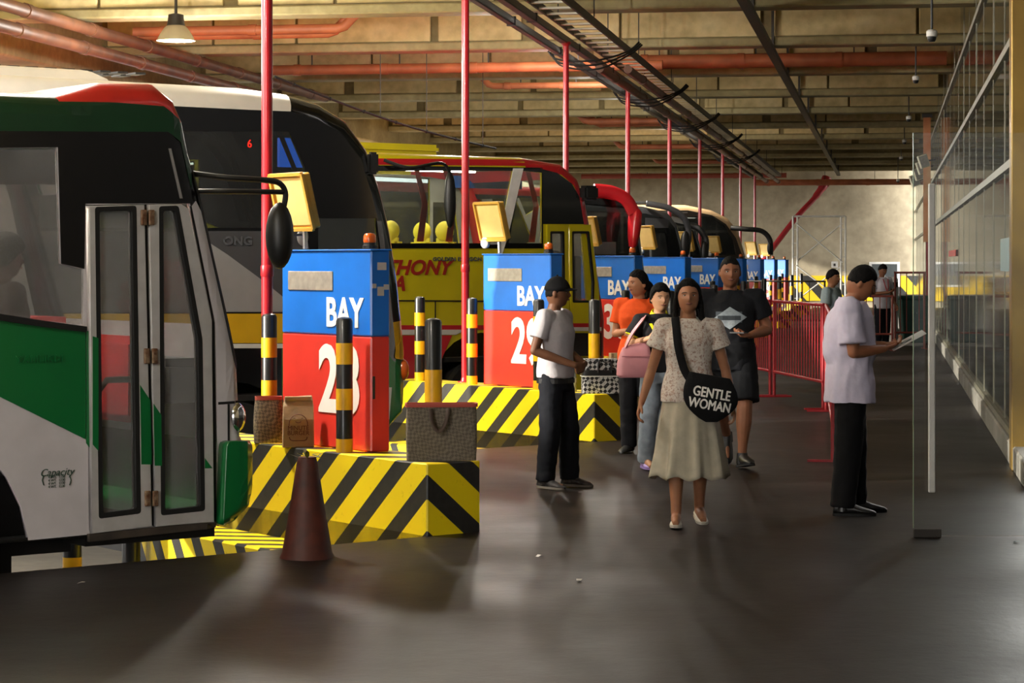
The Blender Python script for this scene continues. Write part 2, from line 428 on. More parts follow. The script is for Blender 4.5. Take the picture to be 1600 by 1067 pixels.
for k in range(9):
    t = thing('bay_cabinet', f'blue over red bay sign cabinet numbered {NUM[k]}, {WH[k]}', 'sign cabinet', bay(k, CS, CT0, CZ0), BROT, 'bay number cabinets')
    w = CT1-CT0; th = 0.15; h1 = CZM-CZ0; h2 = CZ1-CZ0
    MB().box(0, th, 0, w, 0, h1).obj('lower_body', M_RED, t, bevel=0.01)
    MB().box(-0.001, th+0.001, -0.001, w+0.001, h1, h2).obj('upper_body', M_BLUE, t, bevel=0.01)
    MB().box(-0.012, th+0.012, -0.012, w+0.012, h2-0.004, h2+0.008).obj('cap', M_BLUE, t, bevel=0.005)
    f = lambda a, b, h: Vector((-0.004-h, w-a, b))          # a from the left edge as seen by the driver
    MB().box(-0.008, 0, w-0.66, w-0.09, h2-0.27, h2-0.14).obj('number_plate', M_GPL, t, bevel=0.003)
    text('lettering', 'BAY', 0.27, M_LET, t, lambda a, b, h: f(a+0.80, b+h1+0.145, h), bold=0.0075, sx=0.92)
    text('number', str(NUM[k]), 0.62, M_LET, t, lambda a, b, h: f(a+0.735, b+h1-0.32, h), bold=0.018, sx=0.82)
    if k == 0:
        for (x0, z0, ww, hh) in ((0.05, h2-0.13, 0.07, 0.05), (0.05, h2-0.3, 0.05, 0.06), (0.1, h2-0.26, 0.04, 0.035), (0.01, h2-0.25, 0.03, 0.03)):
            MB().box(x0, x0+ww, -0.004, 0, z0, z0+hh).obj('sticker', M_STK, t)
        MB().box(0.012, 0.03, -0.004, 0, 0.35, 0.5).obj('latch', M_DKSTEEL, t)
    b = thing('beacon_lamp', f'small orange beacon on the bay cabinet {WH[k]}', 'beacon', bay(k, CS+0.07, CT0+0.12, CZ1+0.012), BROT, 'orange beacons')
    MB().lathe([(0.05, 0), (0.05, 0.02), (0.042, 0.025), (0.042, 0.04)], 14).obj('base', M_BLACK, b)
    MB().lathe([(0.042, 0.04), (0.044, 0.055), (0.042, 0.085), (0.03, 0.1), (0.0, 0.104)], 14).obj('lens', M_ORANGE, b, smooth=True)
    # tilted panel on its post, facing the driver
    lx, lz = face(k, *((461, 315) if k == 0 else (0, 0)), 0.15) if k == 0 else (1.80, 2.12)
    q = thing('driver_panel', f'tilted cream panel in yellow frame above the cabinet {WH[k]}', 'panel', bay(k, 0.26, 1.83, CZ1+0.012), BROT, 'tilted panels above the cabinets')
    rm = Matrix.Translation((-0.03, 0.12, 0.33)) @ Matrix.Rotation(R(-14), 4, 'Y')
    hw, hh = 0.215, 0.195
    MB().box(-0.01, 0.05, -hw, hw, -hh, hh, rm).obj('housing', M_YFRM, q, bevel=0.01)
    MB().box(-0.016, -0.008, -hw+0.035, hw-0.035, -hh+0.03, hh-0.03, rm).obj('panel_face', M_YPAN, q)
    for a in (-1, 1):
        MB().box(-0.03, -0.008, a*hw-0.012, a*hw+0.012, -hh, hh, rm).obj('frame_edge', M_YFRM, q)
        MB().box(-0.03, -0.008, -hw, hw, a*hh-0.012, a*hh+0.012, rm).obj('frame_edge', M_YFRM, q)
    MB().tube([(0.03, 0.06, 0.003), (0.03, 0.07, 0.2), (0.05, 0.11, 0.3)], 0.018, 8).obj('post', M_STEEL, q, smooth=True)
    MB().lathe([(0.02, 0.05), (0.055, 0.03), (0.06, 0), (0.05, -0.012), (0.0, -0.014)], 16, (0.0, 0.28, 0.11), 'x').obj('spot_lamp', M_WHITE, q, smooth=True)
    MB().tube([(0.03, 0.07, 0.1), (0.03, 0.28, 0.1)], 0.01, 6).obj('lamp_arm', M_DKSTEEL, q)
# bollards: black with yellow bands
M_BY = mat('bollard_yellow', '#eab117', 0.4, var=0.15)
M_BB = mat('bollard_black', '#131416', 0.35, var=0.3, coat=0.2)
def bollard(loc, h, label, group, bands, r=0.055):
    t = thing('bollard', label, 'bollard', loc, BROT, group)
    MB().lathe([(r, 0), (r, h-0.025), (r*0.85, h-0.008), (r*0.4, h), (0.0, h+0.002)], 18).obj('post', M_BB, t, smooth=True)
    for z0, z1 in bands:
        MB().lathe([(r+0.0015, z0), (r+0.0015, z1)], 18, cap=False).obj('yellow_band', M_BY, t, smooth=True)
    return t
ONES = ['at the platform end of', 'in front of the number on', 'beside the pole of', 'at the far end of']
for k in range(9):
    for j, tt in enumerate((0.10, 1.0 if k == 0 else 0.9, 2.12, 3.06)):
        if k == 0 and j == 3: continue
        pos = {1: (0.03, tt)}.get(j, (0.11, tt))
        if (k, j) in ((0, 0), (1, 0)): pos = (0.35, 0.43)
        if (k, j) == (0, 2): pos = (0.24, 2.29)
        if j == 1: pos = (0.07, tt+0.05)
        bollard(bay(k, *pos, 0.45), 0.89, f'banded bollard {ONES[j]} the island {WH[k]}', 'banded bollards on the islands',
                [(0.0, 0.09), (0.28, 0.42), (0.58, 0.72)] if j != 0 else [(0.0, 0.08), (0.3, 0.56)])
# red poles from island to cable tray
for k in range(9):
    X, Y = bay(k, 0.3, 2.42 if k == 0 else 2.5).xy
    t = thing('ceiling_pole', f'red steel pole rising from the island {WH[k]}', 'pole', (X, Y, 0.45), 0, 'red poles along the bays')
    h = 4.72-0.45
    MB().lathe([(0.04, 0), (0.04, h)], 16).obj('shaft', M_REDP, t, smooth=True)
    MB().lathe([(0.08, 0), (0.08, 0.012), (0.05, 0.014), (0.042, 0.05)], 16).obj('base_flange', M_REDP, t, smooth=True)
    MB().lathe([(0.043, 1.15), (0.046, 1.16), (0.046, 1.22), (0.043, 1.23)], 16).obj('coupling', M_REDP, t, smooth=True)
    MB().lathe([(0.042, h-0.06), (0.07, h-0.02), (0.07, h)], 16).obj('top_flange', M_REDP, t, smooth=True)
# the low white barrier and bollards glimpsed under the nearest bus
o = thing('low_barrier', 'low white panelled barrier seen beneath the green and white bus', 'barrier', bay(0, -5.5, 3.0, ROAD), BROT)
for i in range(5):
    MB().box(i*0.82, i*0.82+0.81, 0, 0.06, 0, 0.42).obj('panel', M_WHITE, o, bevel=0.004)
    if i in (3,):
        MB().box(i*0.82+0.3, i*0.82+0.45, -0.012, 0, 0.08, 0.14).obj('orange_reflector', M_ORANGE, o, bevel=0.004)
for xx, lb in ((113, 'black bollard with a yellow foot seen under the green bus beside the wheel arch'), (205, 'plain black bollard seen under the green bus below the door')):
    s_, z_ = side(0, xx, 870, 2.85)
    bollard(bay(0, s_, 2.85, ROAD), 1.0, lb, 'bollards under the bus', [(-0.0, 0.16)] if xx == 113 else [], 0.065)
# ------------------------------------------------------------------ buses
M_GLASS = glass('clear_window_glass', (0.78, 0.82, 0.8), 0.05)
M_DGLASS = glass('tinted_window_glass', (0.42, 0.45, 0.45), 0.04)
M_DIRTY_HAZE = glass('grimy_haze_glass', (0.80, 0.82, 0.81), 0.22, (0.62, 0.62, 0.62), rough=0.10)  # real grime, its dust also paled to imitate hazy reflection
M_WSH = mat('windscreen_dark', '#101214', 0.06, coat=0.6, var=0.05)
M_TYRE = mat('tyre_rubber', '#151413', 0.85, scale=20)
M_RIM = mat('wheel_rim', '#8c8a86', 0.35, 0.7)
M_UNDER = mat('underbody', '#161412', 0.9)
M_INT = mat('interior_grey', '#8b8a86', 0.7)
M_CHROME = mat('chrome', '#dcdcdc', 0.12, 1.0, var=0.03)
def inset(pts, rs):
    n = len(pts); out = []
    for i in range(n):
        p = Vector(pts[i]); a = (p-Vector(pts[i-1])).normalized(); b = (Vector(pts[(i+1) % n])-p).normalized()
        n1 = Vector((-a.y, a.x)); n2 = Vector((-b.y, b.x)); m = n1+n2
        if m.length < 1e-4: m = n1
        m.normalize(); c = max(m.dot(n1), 0.45)
        q = p+m*(rs[i]/c); out.append((q.x, q.y))
    return out
def arch(sc, zc, r, z0, n=12):                    # wheel-arch points left to right along the sill height z0
    a0 = math.acos(max(-1, min(1, (z0-zc)/r))) if abs(z0-zc) < r else 0
    o = []
    for i in range(n+1):
        a = -a0+2*a0*i/n; o.append((sc+r*math.sin(a), zc+r*math.cos(a)))
    return o
class Bus:
    def __init__(b, k, s_nose, t0, label, name='bus', W=2.5):
        b.k, b.sn, b.t0, b.W = k, s_nose, t0, W
        b.root = thing(name, label, 'bus', bay(k, s_nose, t0, ROAD), BROT, 'buses parked in the bays')
    def q(b, x, y, t=0.0): return side(b.k, x, y, b.t0+t)
    def qs(b, *pts, t=0.0): return [b.q(x, y, t) for x, y in pts]
    def L(b, s, z, t=0.0): return Vector((s-b.sn, t, z-ROAD))
    def f(b, t): return lambda a, c, h: b.L(a, c, t+h)
    def shell(b, prof, mats):                     # prof: (s, z, radius, tag) counter-clockwise from rear bottom
        n = len(prof); pts = [(p[0], p[1]) for p in prof]; rs = [p[2] for p in prof]; loops = []
        N = 5
        for i in range(N+1):
            a = math.pi/2*i/N; ii = inset(pts, [r*(1-math.sin(a)) for r in rs])
            loops.append([b.L(q[0], q[1], r*(1-math.cos(a))) for q, r in zip(ii, rs)])
        mir = [[Vector((v.x, b.W-v.y, v.z)) for v in l] for l in loops]
        loops += mir[::-1]
        parts = {}
        for j in range(n):
            parts.setdefault(prof[j][3], []).append(j)
        jobs = []
        for tg, js in parts.items():
            if 'a_pillar' in mats and tg == 'windscreen':
                jobs += [('a_pillar', js, loops[:N+1]), ('a_pillar', js, loops[N+1:]), (tg, js, loops[N:N+2])]
            else: jobs.append((tg, js, loops))
        for tg, js, lps in jobs:
            mb = MB()
            for j in js:
                g = (j+1) % n
                mb.rings([[l[j], l[g]] for l in lps], cap=False, closed=False)
            me = mb.mesh(tg); bm = bmesh.new(); bm.from_mesh(me); bmesh.ops.remove_doubles(bm, verts=bm.verts, dist=1e-4); bm.to_mesh(me); bm.free(); shade(me, 35)
            link(tg, me, mats[tg], b.root)
        b.inner = inset(pts, rs); b.prof = pts; b.prs = rs
    def side_plate(b, m, holes, arches, name='side_panel', left_holes=None, left_m=None):
        inn = [p for p in b.inner]; i0, i1 = inn[0], inn[1]   # first edge is the sill
        z0 = i0[1]; sill = [i0]
        for sc, zc, r in sorted(arches): sill += arch(sc, zc, r, z0)
        out = sill+inn[1:]
        plate(name, out, holes, 0.03, m, b.root, b.f(0.015))
        plate('side_panel', out, left_holes if left_holes is not None else [], 0.03, left_m or m, b.root, b.f(b.W-0.015))
    def lining(b, holes, m):
        plate('inner_lining', b.inner, holes, 0.01, m, b.root, b.f(b.W-0.045))
    def paint(b, name, pts, m, lift=0.004, holes=(), r=0.0, t=0.0, th=0.004):
        if r: pts = round_poly(pts, r)
        me = curve_mesh([pts]+list(holes), th); bm = bmesh.new(); bm.from_mesh(me); bmesh.ops.remove_doubles(bm, verts=bm.verts, dist=1e-5)
        xs = [p[0] for p in pts]; zs = [p[1] for p in pts]; front = max(p[0] for p in b.prof)
        for ax, lo, hi in ((0, max(min(xs), front-1.3), max(xs)), (1, min(zs), max(zs))):
            if ax == 1 and max(xs) < front-1.3: lo = max(lo, hi-0.3)
            c = lo+0.05
            while c < hi:
                no = Vector((1, 0, 0)) if ax == 0 else Vector((0, 1, 0))
                bmesh.ops.bisect_plane(bm, geom=bm.verts[:]+bm.edges[:]+bm.faces[:], plane_co=no*c, plane_no=no); c += 0.06
        bmesh.ops.recalc_face_normals(bm, faces=bm.faces); bm.to_mesh(me); bm.free()
        for v in me.vertices: v.co = b.L(v.co.x, v.co.y, t-lift+v.co.z+(b.curve_in(v.co.x, v.co.y) if t == 0 and lift > 0 else 0))
        return link(name, me, m, b.root)
    def curve_in(b, a, c):                        # how far the rounded edge of the body has turned in at (s, z)
        p = Vector((a, c)); best = 9.0; rr = 0.1; n = len(b.prof)
        for i in range(1, n-1):
            q0, q1 = Vector(b.prof[i]), Vector(b.prof[(i+1) % n]); e = q1-q0; u = max(0.0, min(1.0, (p-q0).dot(e)/e.length_squared))
            nrm = Vector((e.y, -e.x)).normalized(); w = p-(q0+e*u); d = w.length
            if d < best:
                best = d; rr = b.prs[i]*(1-u)+b.prs[(i+1) % n]*u; out = w.dot(nrm) > 0
        if best < 9 and out: return rr
        if best >= rr or rr < 0.01: return 0.0
        return rr-math.sqrt(max(0.0, rr*rr-(rr-best)**2))
    def dash(b, s0, s1, z0, z1, m):
        MB().box(s0-b.sn, s1-b.sn, 0.25, b.W-0.25, z0-ROAD, z1-ROAD).obj('dashboard', m, b.root, bevel=0.05, seg=2)
        MB().tube([b.L(s0-0.12+0.05*math.sin(a), z1+0.12+0.19*math.sin(a)*0.5, b.W-0.65+0.21*math.cos(a)) for a in [2*math.pi*i/20 for i in range(21)]], 0.014, 8).obj('steering_wheel', M_BLACK, b.root, smooth=True)
    def pane(b, name, pts, m, t=0.012, parent=None, r=0.0):
        if r: pts = round_poly(pts, r)
        return plate(name, pts, [], 0.006, m, parent or b.root, b.f(t))
    def wheel(b, sc, zc=None, r=0.5, t=0.05, chrome=False):
        zc = ROAD+r if zc is None else zc
        for tt, d in ((t, 1), (b.W-t, -1)):
            c = b.L(sc, zc, tt)
            w = MB().lathe([(r*0.55, 0.0), (r*0.6, -0.0), (r*0.93, 0.0), (r, 0.04), (r, 0.24), (r*0.93, 0.28), (r*0.5, 0.28)] if d > 0 else [(r*0.5, -0.28), (r*0.93, -0.28), (r, -0.24), (r, -0.04), (r*0.93, 0), (r*0.55, 0)], 28, c, 'y').obj('wheel', M_TYRE, b.root, smooth=True)
            MB().lathe([(r*0.56, 0.01), (r*0.5, 0.03), (r*0.3, 0.09), (r*0.22, 0.02), (r*0.15, -0.02), (0, -0.03)] if d > 0 else [(0, 0.03), (r*0.15, 0.02), (r*0.22, -0.02), (r*0.5, -0.05), (r*0.56, -0.01)], 24, c, 'y').obj('rim', M_CHROME if chrome else M_RIM, w, smooth=True)
    def under(b, s0, s1, z0=0.0, z1=0.5):
        MB().box(s0-b.sn, s1-b.sn, 0.35, b.W-0.35, z0-ROAD, z1-ROAD).obj('chassis', M_UNDER, b.root)
        MB().box(s0-b.sn, s1-b.sn, 0.04, b.W-0.04, z1-ROAD, z1-ROAD+0.05).obj('cabin_floor', M_UNDER, b.root)
    def fit_out(b, s0, s1, zc, lamp=3.0, wells=()):
        x0, x1 = s0-b.sn, s1-b.sn
        MB().box(x0, x1, 0.25, b.W-0.25, zc-ROAD-0.03, zc-ROAD).obj('ceiling_liner', M_INT, b.root)
        if lamp:
            for tt in (0.75, b.W-0.75):
                MB().box(x0+0.2, x1-0.2, tt-0.05, tt+0.05, zc-ROAD-0.05, zc-ROAD-0.031).obj('interior_lamp', mat('interior_lamp_%d' % int(lamp*10), '#fff2dc', 0.4, emit='#fff2dc', es=lamp), b.root)
        for sc in wells:
            MB().box(sc-0.85-b.sn, sc+0.85-b.sn, 0.34, b.W-0.34, 0.12, 1.0-ROAD).obj('wheel_well', M_UNDER, b.root)
    def seat(b, s, t, m, z=0.55, hm=None, hz=1.25):
        x, zz = s-b.sn, z-ROAD
        o = MB().box(x-0.22, x+0.24, t, t+0.95, zz, zz+0.42).obj('seat', m, b.root, bevel=0.05, seg=2)
        for j in (0, 1):
            MB().box(x-0.30, x-0.18, t+0.02+j*0.48, t+0.45+j*0.48, zz+0.35, zz+hz-0.2).obj('backrest', m, o, bevel=0.05, seg=2)
            MB().ball((x-0.24, t+0.235+j*0.48, zz+hz-0.12), (0.075, 0.17, 0.125), 16, 10).obj('headrest', hm or m, o, smooth=True)

# ---- green and white bus (bay 28)
M_GREEN = mat('bus_green', '#0c6b34', 0.28, var=0.12, scale=2, coat=0.5)
M_BWHITE = mat('bus_white', '#cfc9cc', 0.4, var=0.1, scale=4, coat=0.2)
M_BRED = mat('bus_red_hood', '#d12c22', 0.35, var=0.15, coat=0.3)
M_BBLK = mat('bus_black', '#0e0c0c', 0.22, var=0.2, coat=0.4)
M_DKGREEN = mat('bus_dark_green', '#123a20', 0.35, var=0.2, scale=3)
M_SEATR = mat('seat_red', '#c62a30', 0.75)
M_SEATG = mat('seat_grey', '#5b5c60', 0.8)
M_ALU = mat('door_aluminium', '#c9c6c4', 0.38, 0.25, var=0.12, scale=9)
M_RUST = mat('rusty_hinge', '#a08a70', 0.6, 0.5, c2='#6b4026', scale=30)
b = Bus(0, -1.08, 0.3, 'green and white bus with folding door, nearest the viewer')
prof = [(-11.8, 0.11, 0.02, 'floor_pan'), (-1.34, 0.12, 0.03, 'bumper'), (-1.12, 0.22, 0.10, 'bumper'), (-1.08, 0.34, 0.12, 'bumper'), (-1.08, 0.60, 0.12, 'nose'), (-1.12, 0.66, 0.1, 'nose'), (-1.12, 1.12, 0.16, 'nose'),
        (-1.165, 1.32, 0.16, 'windscreen'), (-1.285, 1.74, 0.14, 'windscreen'), (-1.40, 2.15, 0.12, 'windscreen'), (-1.47, 2.36, 0.12, 'front_cap'), (-1.51, 2.54, 0.12, 'roof_hood'), (-1.57, 2.66, 0.12, 'roof_hood'), (-1.70, 2.755, 0.14, 'roof_hood'),
        (-2.05, 2.745, 0.14, 'roof_hood'), (-2.33, 2.66, 0.14, 'roof'), (-11.5, 2.66, 0.16, 'roof'), (-11.75, 2.4, 0.16, 'rear'), (-11.8, 1.2, 0.12, 'rear')]
b.shell(prof, {'a_pillar': M_BBLK, 'floor_pan': M_UNDER, 'bumper': M_GREEN, 'nose': M_BWHITE, 'windscreen': M_GLASS, 'front_cap': M_DKGREEN, 'roof_hood': M_BRED, 'roof': M_DKGREEN, 'rear': M_GREEN})
door = b.qs((134, 320), (296, 318), (331, 500), (334, 812), (139, 829))
winr = b.qs((-90, 232), (90, 230), (95, 412), (131, 420), (131, 508), (60, 500), (-90, 478))
wins_left = [[(s0, 1.42), (s0+1.35, 1.42), (s0+1.35, 2.25), (s0, 2.25)] for s0 in (-9.8, -8.3, -6.8, -5.3, -3.8)]+[[(-2.4, 1.42), (-1.75, 1.42), (-1.85, 2.2), (-2.4, 2.2)]]
wr_more = [[(s0, 1.42), (s0+1.35, 1.42), (s0+1.35, 2.25), (s0, 2.25)] for s0 in (-9.8, -8.3, -6.8, -5.3)]
b.side_plate(M_BWHITE, [door, winr]+wr_more, [(-3.33, 0.05, 0.80), (-9.0, 0.05, 0.72)], left_holes=wins_left, left_m=M_GREEN)
# paint fields
b.paint('green_field', b.qs((-700, 480), (-90, 482), (60, 503), (133, 513), (133, 686), (-10, 615), (-120, 560), (-700, 560)), M_GREEN)
up = b.qs((-1500, 166), (200, 166), (262, 178), (286, 215), (296, 262), (300, 318), (133, 318), (131, 420), (95, 412), (90, 230), (-90, 232), (-90, 480), (-1500, 470))
b.paint('window_band', up, M_BBLK)
b.paint('dark_green_field', b.qs((-1500, 150), (95, 158), (180, 160), (255, 166), (282, 186), (301, 265), (299, 296), (283, 222), (262, 206), (-1500, 198)), M_DKGREEN, 0.008)
b.paint('window_gasket', b.qs((-300, 468), (-90, 476), (60, 500), (133, 510), (133, 519), (60, 510), (-90, 487), (-300, 478)), M_RUBBER, 0.016, th=0.02)
b.paint('green_stripe', b.qs((134, 517), (141, 517), (141, 702), (134, 692)), M_GREEN, 0.005)
b.paint('pillar_trim', b.qs((262, 232), (266, 232), (284, 310), (280, 310)), mat('grey_trim', '#8d8a88', 0.4), 0.01)
b.lining(wins_left, M_INT)
for wn in [winr]: b.pane('window', wn, M_DIRTY_HAZE)
for wn in wr_more: b.pane('window', wn, M_DGLASS)
for wn in wins_left: b.pane('window', wn, M_GLASS, t=b.W-0.015)
# folding door: two glazed leaves
def leaf(name, outer, gl, stripe=None):
    h = plate(name, outer, [round_poly(gl, 0.02)], 0.045, M_ALU, b.root, b.f(-0.004), bevel=0.004)
    gi = inset(gl[::-1], [0.022]*len(gl))
    plate('gasket', round_poly(inset(gl[::-1], [-0.006]*len(gl)), 0.02), [round_poly(gi, 0.02)], 0.055, M_RUBBER, h, b.f(-0.004))
    b.pane('door_glass', round_poly(inset(gl[::-1], [0.004]*len(gl)), 0.02), M_DIRTY_HAZE, 0.004, h)
    return h
l1 = leaf('door_leaf', b.qs((136, 322), (222, 320), (234, 822), (140, 833)), b.qs((146, 325), (208, 323), (215, 800), (152, 808)))
l2 = leaf('door_leaf', b.qs((229, 320), (280, 319), (291, 326), (327, 500), (331, 815), (240, 822)), b.qs((246, 324), (274, 323), (311, 530), (315, 796), (249, 803)))
plate('green_stripe', b.qs((215, 601), (231, 625), (233, 725), (217, 725)), [], 0.004, M_GREEN, l1, b.f(-0.030))
plate('green_stripe', b.qs((236, 630), (248, 648), (249, 727), (238, 727)), [], 0.004, M_GREEN, l2, b.f(-0.030))
plate('green_stripe', b.qs((316, 715), (328, 731), (316, 731)), [], 0.004, M_GREEN, l2, b.f(-0.030))
plate('green_stripe', b.qs((141, 525), (150, 528), (150, 704), (141, 694)), [], 0.004, M_GREEN, l1, b.f(-0.030))
for hx, hy in ((226, 340), (231, 556), (232, 778)):
    for dx in (-6, 6):
        s_, z_ = b.q(hx+dx, hy)
        x, z = s_-b.sn, z_-ROAD
        MB().box(x-0.018, x+0.018, -0.045, -0.026, z-0.045, z+0.045).obj('hinge', M_RUST, l1, bevel=0.004)
        for dz in (-0.03, 0, 0.03):
            MB().box(x-0.01, x+0.01, -0.052, -0.044, z+dz-0.008, z+dz+0.008).obj('hinge_bolt', M_RUST, l1)
b.paint('door_seal', b.qs((222, 320), (229, 320), (240, 822), (234, 822)), M_RUBBER, -0.002)
b.paint('door_sill', b.qs((136, 834), (334, 814), (338, 824), (136, 846)), mat('worn_sill', '#4a4036', 0.7, c2='#2a2420'), 0.012, th=0.03)
b.paint('door_jamb', b.qs((296, 322), (298.5, 322), (334, 505), (337, 690), (337, 818), (334, 818), (331, 500)), M_RUBBER, 0.004)
b.paint('corner_panel', b.qs((299, 322), (306, 314), (316, 330), (350, 480), (367, 560), (370, 690), (338, 690), (335, 505)), M_BWHITE, 0.006)
b.paint('windscreen_seal', b.qs((300, 258), (305, 258), (322, 322), (356, 470), (377, 570), (375, 580), (367, 560), (350, 480), (316, 330)), M_RUBBER, 0.008)
b.paint('corner_line', b.qs((340, 628), (375, 626), (375, 630), (340, 632)), M_RUBBER, 0.008)
b.paint('sun_film', b.qs((-88, 234), (88, 234), (90, 288), (-88, 288)), mat('maroon_film', '#2a1114', 0.5), -0.03)
b.dash(-1.55, -1.25, 0.85, 1.12, M_SEATG)
b.paint('bumper_side', round_poly(b.qs((342, 688), (396, 688), (396, 740), (388, 745), (388, 780), (365, 812), (336, 822)), 0.04), M_GREEN, 0.05, t=0.0, th=0.10)
s_, z_ = b.q(372, 652); MB().ball(b.L(s_, z_, 0.02), (0.06, 0.05, 0.09)).obj('fog_lamp', M_CHROME, b.root, smooth=True)
s_, z_ = b.q(356, 660); x, z = s_-b.sn, z_-ROAD
MB().box(x-0.006, x+0.006, -0.012, 0, z-0.12, z+0.11).obj('panel_gap', M_RUBBER, b.root)
# capacity stencil
M_STEN = mat('stencil_green', '#2e4a3e', 0.7)
s_, z_ = b.q(88, 738); text('stencil', 'Capacity', 0.06, M_STEN, b.root, lambda a, c, h: b.L(a+s_, c+z_, -0.004-h), shear=0.35, depth=0.002)
for i in range(4):
    s2, z2 = b.q(88, 745+i*5); text('stencil', '4 WT.  1230', 0.020, M_STEN, b.root, lambda a, c, h: b.L(a+s2, c+z2, -0.004-h), depth=0.002)
for sx in (-1, 1):
    pts = [b.L(*b.q(88+sx*(20+dx), yy), -0.004) for dx, yy in ((0, 742), (2.5, 750), (0, 758))]
    MB().tube(pts, 0.003, 5).obj('stencil_bracket', M_STEN, b.root)
s_, z_ = b.q(62, 561); text('embossed_letters', 'YABILIKDI', 0.05, M_GREEN, b.root, lambda a, c, h: b.L(a+s_, c+z_, -0.008-h), depth=0.01, bold=0.002, space=1.2, sx=1.1)
# interior
b.under(-11.5, -2.1)
for i, s0 in enumerate((-2.5, -3.4, -4.3, -5.2, -6.1)):
    b.seat(s0, 0.2, M_SEATR); b.seat(s0, 1.4, M_SEATR)
MB().box(-2.15-b.sn, -1.3-b.sn, 0.06, 2.4, 0.06-ROAD, 0.12-ROAD).obj('step', M_UNDER, b.root)
MB().box(-2.1-b.sn, -1.75-b.sn, 1.0, 2.3, 0.12-ROAD, 0.5-ROAD).obj('step', M_SEATG, b.root)
MB().box(-1.95-b.sn, -1.45-b.sn, 1.5, 2.2, 0.5-ROAD, 1.35-ROAD).obj('driver_seat', M_SEATR, b.root, bevel=0.08, seg=2)
MB().box(-1.62-b.sn, -1.5-b.sn, 0.5, 1.4, 0.72-ROAD, 1.25-ROAD).obj('engine_cover', M_SEATR, b.root, bevel=0.05, seg=2)
MB().tube([b.L(-1.98, 0.3, 0.35), b.L(-1.95, 0.9, 0.35), b.L(-1.86, 1.0, 0.36), b.L(-1.7, 1.0, 0.36)], 0.02, 8).obj('grab_rail', M_DKSTEEL, b.root, smooth=True)
b.fit_out(-11.2, -1.9, 2.5, 30.0, (-3.33, -9.0))
b.wheel(-3.33, r=0.52, zc=0.02); b.wheel(-9.0, r=0.52, zc=0.02)
# side mirror on two bowed arms
def mq(bus, x, y, t): s, z = side(bus.k, x, y, bus.t0+t); return bus.L(s, z, t)
MB().tube(smooth_path([mq(b, 300, 271, 0.1), mq(b, 350, 277, -0.1), mq(b, 410, 281, -0.2), mq(b, 436, 286, -0.2), mq(b, 446, 302, -0.2), mq(b, 443, 325, -0.2)]), 0.018, 8).obj('mirror_arm', M_BLACK, b.root, smooth=True)
MB().tube(smooth_path([mq(b, 305, 299, 0.1), mq(b, 350, 299, -0.1), mq(b, 446, 300, -0.2)]), 0.016, 8).obj('mirror_arm', M_BLACK, b.root, smooth=True)
c = mq(b, 437, 368, -0.2)
MB().ball(c, (0.085, 0.09, 0.20), 16, 10).obj('mirror_head', M_BLACK, b.root, smooth=True)
# roof air-conditioner on the bus behind shows as its own unit on this roof line
# ---- black coach (bay 29)
M_KBLK = mat('coach_black', '#0b0b0c', 0.12, var=0.2, coat=0.5, scale=2)
M_KGREY = mat('coach_grey', '#4a4a4d', 0.3, var=0.12, coat=0.3, scale=3)
M_KSIL = mat('coach_silver', '#a9a7a6', 0.3, 0.3, var=0.08)
M_KWHT = mat('coach_white_roof', '#d8d2c6', 0.4, var=0.06)
M_KYEL = mat('coach_yellow', '#d9a915', 0.35, var=0.08)
b = Bus(1, -1.82, 0.3, 'tall black coach with a grey flank and green nose corner', 'coach')
fr = b.qs((606, 672), (632, 645), (641, 590), (641, 545), (637, 500), (631, 440), (619, 360), (602, 292), (582, 232), (548, 186), (505, 160), (458, 146))
tags = ['nose_green', 'nose_green', 'nose_green', 'nose_yellow', 'front', 'windscreen', 'windscreen', 'brow', 'brow', 'brow', 'brow', 'roof']
prof = [(-13.6, 0.1, 0.02, 'floor_pan')]+[(s, z, 0.16 if i > 1 else 0.06, tg) for i, ((s, z), tg) in enumerate(zip(fr, tags))]+[(-3.6, 3.22, 0.2, 'roof'), (-13.2, 3.25, 0.2, 'roof'), (-13.55, 2.9, 0.2, 'rear'), (-13.6, 1.0, 0.1, 'rear')]
b.shell(prof, {'a_pillar': M_KBLK, 'floor_pan': M_UNDER, 'nose_green': M_GREEN, 'nose_yellow': M_KYEL, 'front': M_KBLK, 'brow': M_KBLK, 'windscreen': M_GLASS, 'roof': M_KWHT, 'rear': M_KBLK})
win = b.qs((60, 205), (452, 205), (476, 262), (476, 356), (60, 356))
dwin = b.qs((497, 341), (588, 341), (592, 440), (497, 440))
kwins = [[(s0, 1.98), (s0+1.6, 1.98), (s0+1.6, 2.85), (s0, 2.85)] for s0 in (-12.8, -11.0, -9.2, -7.4)]
lw = kwins+[[(-4.2, 1.98), (-2.7, 1.98), (-2.7, 2.7), (-4.2, 2.7)], [(-2.65, 1.3), (-2.1, 1.3), (-2.15, 2.1), (-2.65, 2.1)]]
b.side_plate(M_KBLK, [win, dwin]+kwins, [(-3.75, 0.05, 0.62), (-10.0, 0.05, 0.62)], left_holes=lw)
b.lining(lw, M_SEATG)
b.pane('window', win, M_DGLASS); b.pane('door_window', dwin, M_GLASS)
for wn in kwins: b.pane('window', wn, M_DGLASS)
for wn in lw: b.pane('window', wn, M_GLASS, t=b.W-0.015)
b.paint('grey_field', b.qs((-300, 361), (478, 361), (490, 440), (490, 488), (-300, 488)), M_KGREY)
b.paint('silver_field', b.qs((300, 362), (355, 398), (412, 440), (470, 487), (300, 487)), M_KSIL, 0.008)
b.paint('yellow_band', b.qs((-300, 490), (480, 490), (480, 536), (-300, 536)), M_KYEL, 0.006)
b.paint('white_line', b.qs((-300, 537), (480, 537), (480, 544), (-300, 544)), M_WHITE, 0.007)
